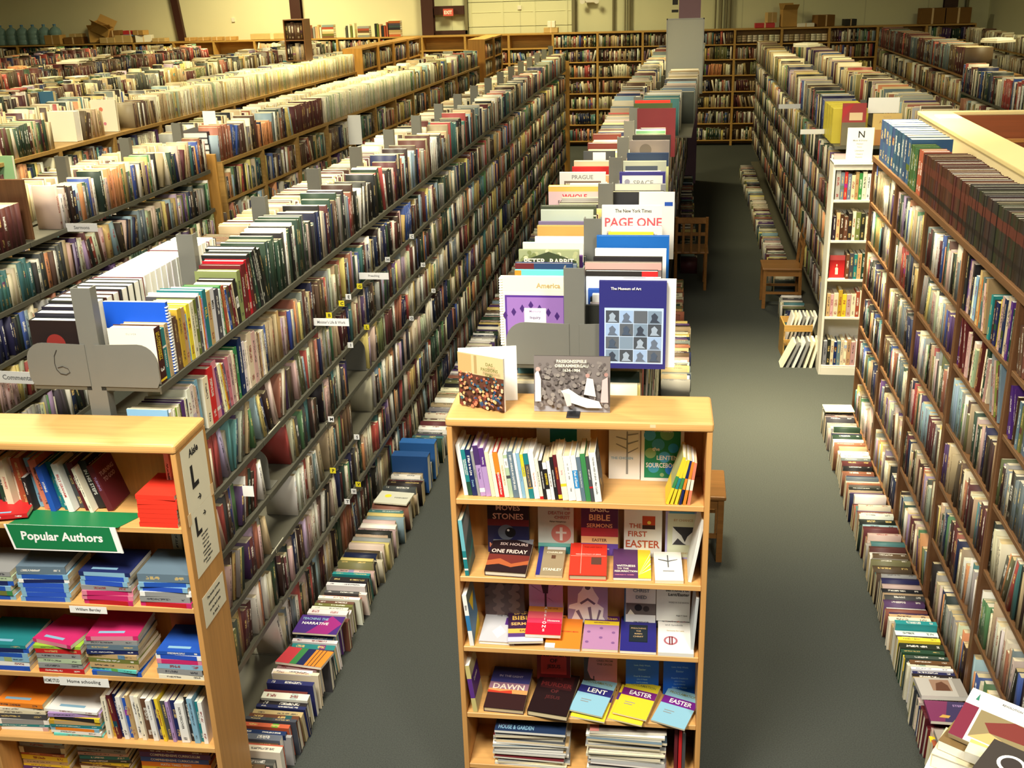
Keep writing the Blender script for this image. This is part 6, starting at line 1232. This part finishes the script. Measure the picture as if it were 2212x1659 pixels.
heap(.78, 2.68, 1.299, .17, .12, .03, (150, 130, 70), 'olive and brown fronted book in the bright heap', (('r', 0, 0, 1, .5, (120, 96, 60)),), -.6)
heap(.83, 2.6, 1.33, .17, .12, .03, 'cream', 'pale tan book on the upper part of the bright heap', (('r', 0, .4, 1, 1, (226, 190, 110)), ('r', .2, .5, .7, .9, (190, 140, 90))), -.5)
heap(.79, 2.42, 1.405, .24, .17, .03, (60, 54, 50), 'dark book with a white ring drawn on it, topmost of the heap', (('c', .3, .58, .15, (226, 226, 220)), ('c', .3, .58, .11, (56, 50, 48)), ('r', .3, .3, .8, .33, (110, 106, 100))), -.62, .04)
heap(.81, 2.69, 1.335, .24, .17, .022, (226, 222, 212), 'white leaning book with a reddish landscape picture and maroon spine', (('r', 0, 0, .17, .68, (110, 24, 50)), ('r', .2, .1, 1, .66, (130, 116, 80)), ('p', [(.3, .45), (.6, .66), (1, .6), (1, .36), (.4, .3)], (110, 40, 34)), ('p', [(.2, .1), (.4, .3), (.7, .2), (1, .3), (1, .1)], (200, 160, 100)), ('p', [(.09, .8), (.13, .8), (.11, .94)], (40, 110, 90)), T('REVOLUTION', .5, .9, .04, 'charcoal', .5)), -.62, .42, 0)

# ================================================================== ODDMENTS ON THE REAR BOOKCASES AND BEYOND
def boxx(name, x, y, z, w, d, h, mat, label, rz=0, rx=0, open_=False, cat='box', group=None):
    e = empty(name, (x, y, z), 0, label, cat, group); e.rotation_euler = (rx, 0, rz)
    if open_:
        t = .008
        for a in ((0, 0, 0, w, t, h), (0, d - t, 0, w, d, h), (0, t, 0, t, d - t, h), (w - t, t, 0, w, d - t, h)): B().box(*a).build('side_wall', M[mat], e)
        B().box(0, 0, 0, w, d, t).build('base', M['carton_d'], e)
        B().box(0, 0, 0, w, .004, .16, M_=Matrix.Translation((0, 0, h)) @ Matrix.Rotation(.9, 4, 'X')).build('flap', M[mat], e); B().box(0, 0, 0, w, .004, .16, M_=Matrix.Translation((0, d, h)) @ Matrix.Rotation(-.7, 4, 'X')).build('flap', M[mat], e)
    else:
        B().box(0, 0, 0, w, d, h, .004, 1).build('carton', M[mat], e)
        B().box(w * .46, -.001, 0, w * .54, d + .001, h + .001).build('tape', M['tape'], e)
    return e
for i in range(7):
    e = empty('water_bottle', (-15.75 + i * .27, 23.99, 2.385), 0, f'large blue tinted water bottle on the rear bookcases, {ordw(i + 1)} of seven', 'bottle', 'water bottles on the rear bookcases')
    B().lathe([(.12, 0), (.13, .02), (.13, .1), (.122, .11), (.13, .12), (.13, .2), (.122, .21), (.13, .22), (.13, .28), (.1, .34), (.035, .38), (.03, .41)], 18).build('bottle_body', M['jug'], e, smooth=True)
    B().lathe([(.034, .405), (.034, .435)], 14).build('bottle_cap', M['bluebox'], e)
boxx('cardboard_box', -13.9, 23.89, 2.385, .45, .26, .14, 'carton_d', 'dark flat carton beside the water bottles')
boxx('cardboard_box', -13.75, 23.89, 2.53, .3, .2, .07, 'tanwrap', 'tan carton lying on the dark flat one')
boxx('cardboard_box', -13.25, 23.86, 2.4, .5, .3, .28, 'carton', 'open carton tipped on its corner among the boxes', .3, 0, True)
e_ = boxx('cardboard_box', -13.2, 23.86, 2.66, .42, .24, .2, 'carton', 'tilted open carton on top of the box heap', 0, 0, True); e_.rotation_euler = (.2, .42, 0)
boxx('cardboard_box', -12.65, 23.86, 2.385, .4, .25, .16, 'tanwrap', 'low tan parcel in front of the cream wall')
boxx('printed_box', -12.45, 23.91, 2.55, .34, .2, .09, 'redc', 'red printed box on the heap'); boxx('printed_box', -12.44, 23.89, 2.52, .36, .2, .035, 'bluebox', 'blue printed box under the red one')
boxx('cardboard_box', -12.15, 23.87, 2.385, .36, .22, .15, 'paperw', 'white carton at the end of the box heap', .2)
for i in range(4): boxx('cardboard_box', -11.0 + i * .32, 23.91, 2.385, .24, .18, .075, 'carton', f'small carton on the rear bookcases, {ordw(i + 1)} of four in a row', group='small cartons on the rear bookcases')
boxx('cardboard_box', -9.45, 23.91, 2.385, 1.0, .2, .12, 'tanwrap', 'long low carton before the stacked wooden box tower')
boxx('cardboard_box', -2.9, 23.91, 2.385, .3, .2, .1, 'tanwrap', 'tan carton by the garage door track'); boxx('cardboard_box', -2.82, 23.93, 2.49, .16, .14, .13, 'paperw', 'white parcel on the tan carton')
boxx('cardboard_box', 1.5, 23.87, 2.385, .4, .25, .09, 'redc', 'flat red and white box on the rear bookcases'); boxx('cardboard_box', 2.05, 23.89, 2.385, .3, .22, .34, 'carton', 'open upright carton on the rear bookcases', .2, 0, True)
boxx('cardboard_box', 1.75, 23.91, 2.48, .2, .16, .2, 'tanwrap', 'pale carton leaning behind the flat red box', .3); boxx('cardboard_box', 2.75, 23.87, 2.385, .38, .26, .22, 'carton_d', 'brown carton heaped on the rear bookcases', .35); boxx('cardboard_box', 3.3, 23.89, 2.385, .24, .2, .13, 'plastic_b', 'black box on the rear bookcases', .2)
boxx('cardboard_box', 2.35, 23.86, 2.385, .34, .2, .07, 'paperw', 'pile of white paper on the rear bookcases')
for k in range(2):   # dark stacked paperbacks in crates at the corner
    e = boxx('timber_box', 4.75 + k * .5, 23.86, 2.385, .48, .28, .3, 'carton_d', f'dark timber box of books in the rear corner, {ordw(k + 1)} one', open_=False, cat='box')
for i, (x, n) in enumerate(((-8.1, 12), (-7.3, 10), (-6.6, 14))):
    for q in range(n):
        c = RG.choice(['brown', 'charcoal', 'rust', 'cream', 'tan', 'olive', 'grey', 'black']); t = RG.uniform(.03, .05)
        if q < n // 2: book('hardback_book', F_cam(x + q * .052, 23.9, 2.382), t, .18, RG.uniform(.2, .3), C(c, .1), f'{c} book standing on the rear bookcases, heap {ordw(i + 1)} past the box tower, {ordw(q + 1)} along', 'books on top of the rear bookcases', True)
        else: book('hardback_book', fr((x + .58, 23.88, 2.382 + (q - n // 2) * .046), (0, 0, 1), (0, 1, 0), (-1, 0, 0)), .044, .18, .26, C(c, .1), f'{c} book lying flat on the rear bookcases, heap {ordw(i + 1)}, {ordw(q - n // 2 + 1)} from below', 'books on top of the rear bookcases', True)
for i, (x, y, z, w, h, m_) in enumerate(((-14.35, 23.86, 2.385, .4, .2, 'carton'), (-13.0, 23.84, 2.385, .36, .12, 'tanwrap'), (-12.85, 23.9, 2.51, .3, .14, 'carton_d'), (-12.2, 23.88, 2.54, .26, .1, 'carton'), (-11.75, 23.86, 2.385, .3, .08, 'tanwrap'))):
    boxx('cardboard_box', x, y, z, w, .24, h, m_, f'small crumpled carton in the box heap, {ordw(i + 1)} from the water bottles', .1 * (i % 3) - .1)
# tower of wooden boxes in front of the middle column
e = empty('box_tower', (-5.62, 15.5, 2.43), 0, 'tower of stacked wooden boxes with books above the journals row', 'shelf tower')
for k in range(2):
    z = k * .28
    B().box(0, 0, z, .3, .3, z + .012).build('shelf', M['oak_x'], e); B().box(0, 0, z + .012, .012, .3, z + .28).build('side_panel', M['oak_z'], e); B().box(.288, 0, z + .012, .3, .3, z + .28).build('side_panel', M['oak_z'], e)
    B().box(.012, .288, z + .012, .288, .3, z + .28).build('back_panel', M['oak_z'], e)
    fill(F_cam(-5.606, 15.52, 2.443 + z), .27, MIXW + ['dark_green', 'rust'], (.03, .05), (.14, .2), (.18, .24), 0, 0, RG)
B().box(0, 0, .56, .3, .3, .572).build('top_panel', M['oak_x'], e)
o = B().lathe([(.07, 0), (.115, .05), (.13, .12), (.115, .19), (.095, .21), (.1, .225), (.09, .225)], 24).build('clay_pot', M['clay'], None, Matrix.Translation((-7.45, 11.4, 2.152)), smooth=True); tag(o, 'round pinkish clay pot among the books at the far side', 'pot')
book('boxed_volume', F_cam(-7.28, 11.5, 2.152), .1, .2, .26, C('orange'), 'orange box file beside the clay pot', None, True); upright('boxed_volume', -7.1, 2.152, .26, .27, .06, (84, 140, 176), 'light blue box file beside the clay pot', (), None, 11.35, .02, Matrix.Identity(4), hard=True)
upright('picture_book', -5.66, 2.152, .26, .3, .03, 'ivory', 'white picture book with a small red figure on the journals row', (('c', .4, .7, .08, 'salmon'), ('c', .5, .25, .06, 'pink')), None, 10.0, .04, Matrix.Identity(4), hard=True)
upright('picture_book', -5.7, 2.152, .26, .27, .1, 'ivory', 'thick blank ivory album on the journals row', (), None, 9.3, .03, Matrix.Identity(4), hard=True)
upright('picture_book', -5.5, 1.982, .16, .22, .03, (150, 190, 140), 'small pale green book facing out on the short steel range', (), None, 8.1, .04, Matrix.Identity(4), hard=True)
# scattered papers on tops
for i, (x, y, z) in enumerate(((-9.2, 15.5, 2.46), (-11.2, 15.0, 2.46), (4.0, 15.2, 2.5), (1.9, 17.5, 2.36), (5.4, 17.2, 2.45))):
    o = B().box(0, 0, 0, .34, .26, .03).box(.06, .05, .03, .36, .3, .05).build('paper_stack', M['paperw'], None, Matrix.Translation((x, y, z)) @ Matrix.Rotation(.3 * i, 4, 'Z')); tag(o, f'white papers heaped on books, {ordw(i + 1)} from the far side wall', 'papers', 'loose papers')
o = B().box(0, 0, 0, .08, .05, .0008).build('paper_scrap', M['paperw'], None, Matrix.Translation((-.93, 3.68, .0005)) @ Matrix.Rotation(.6, 4, 'Z')); tag(o, 'small white paper scrap on the carpet beside the Easter bookcase', 'paper')
batch_build('shelved_book')
o = bpy.data.objects['shelved_book']; tag(o, 'closely packed further books filling the long ranges and the timber rows', 'books', None, 'stuff')
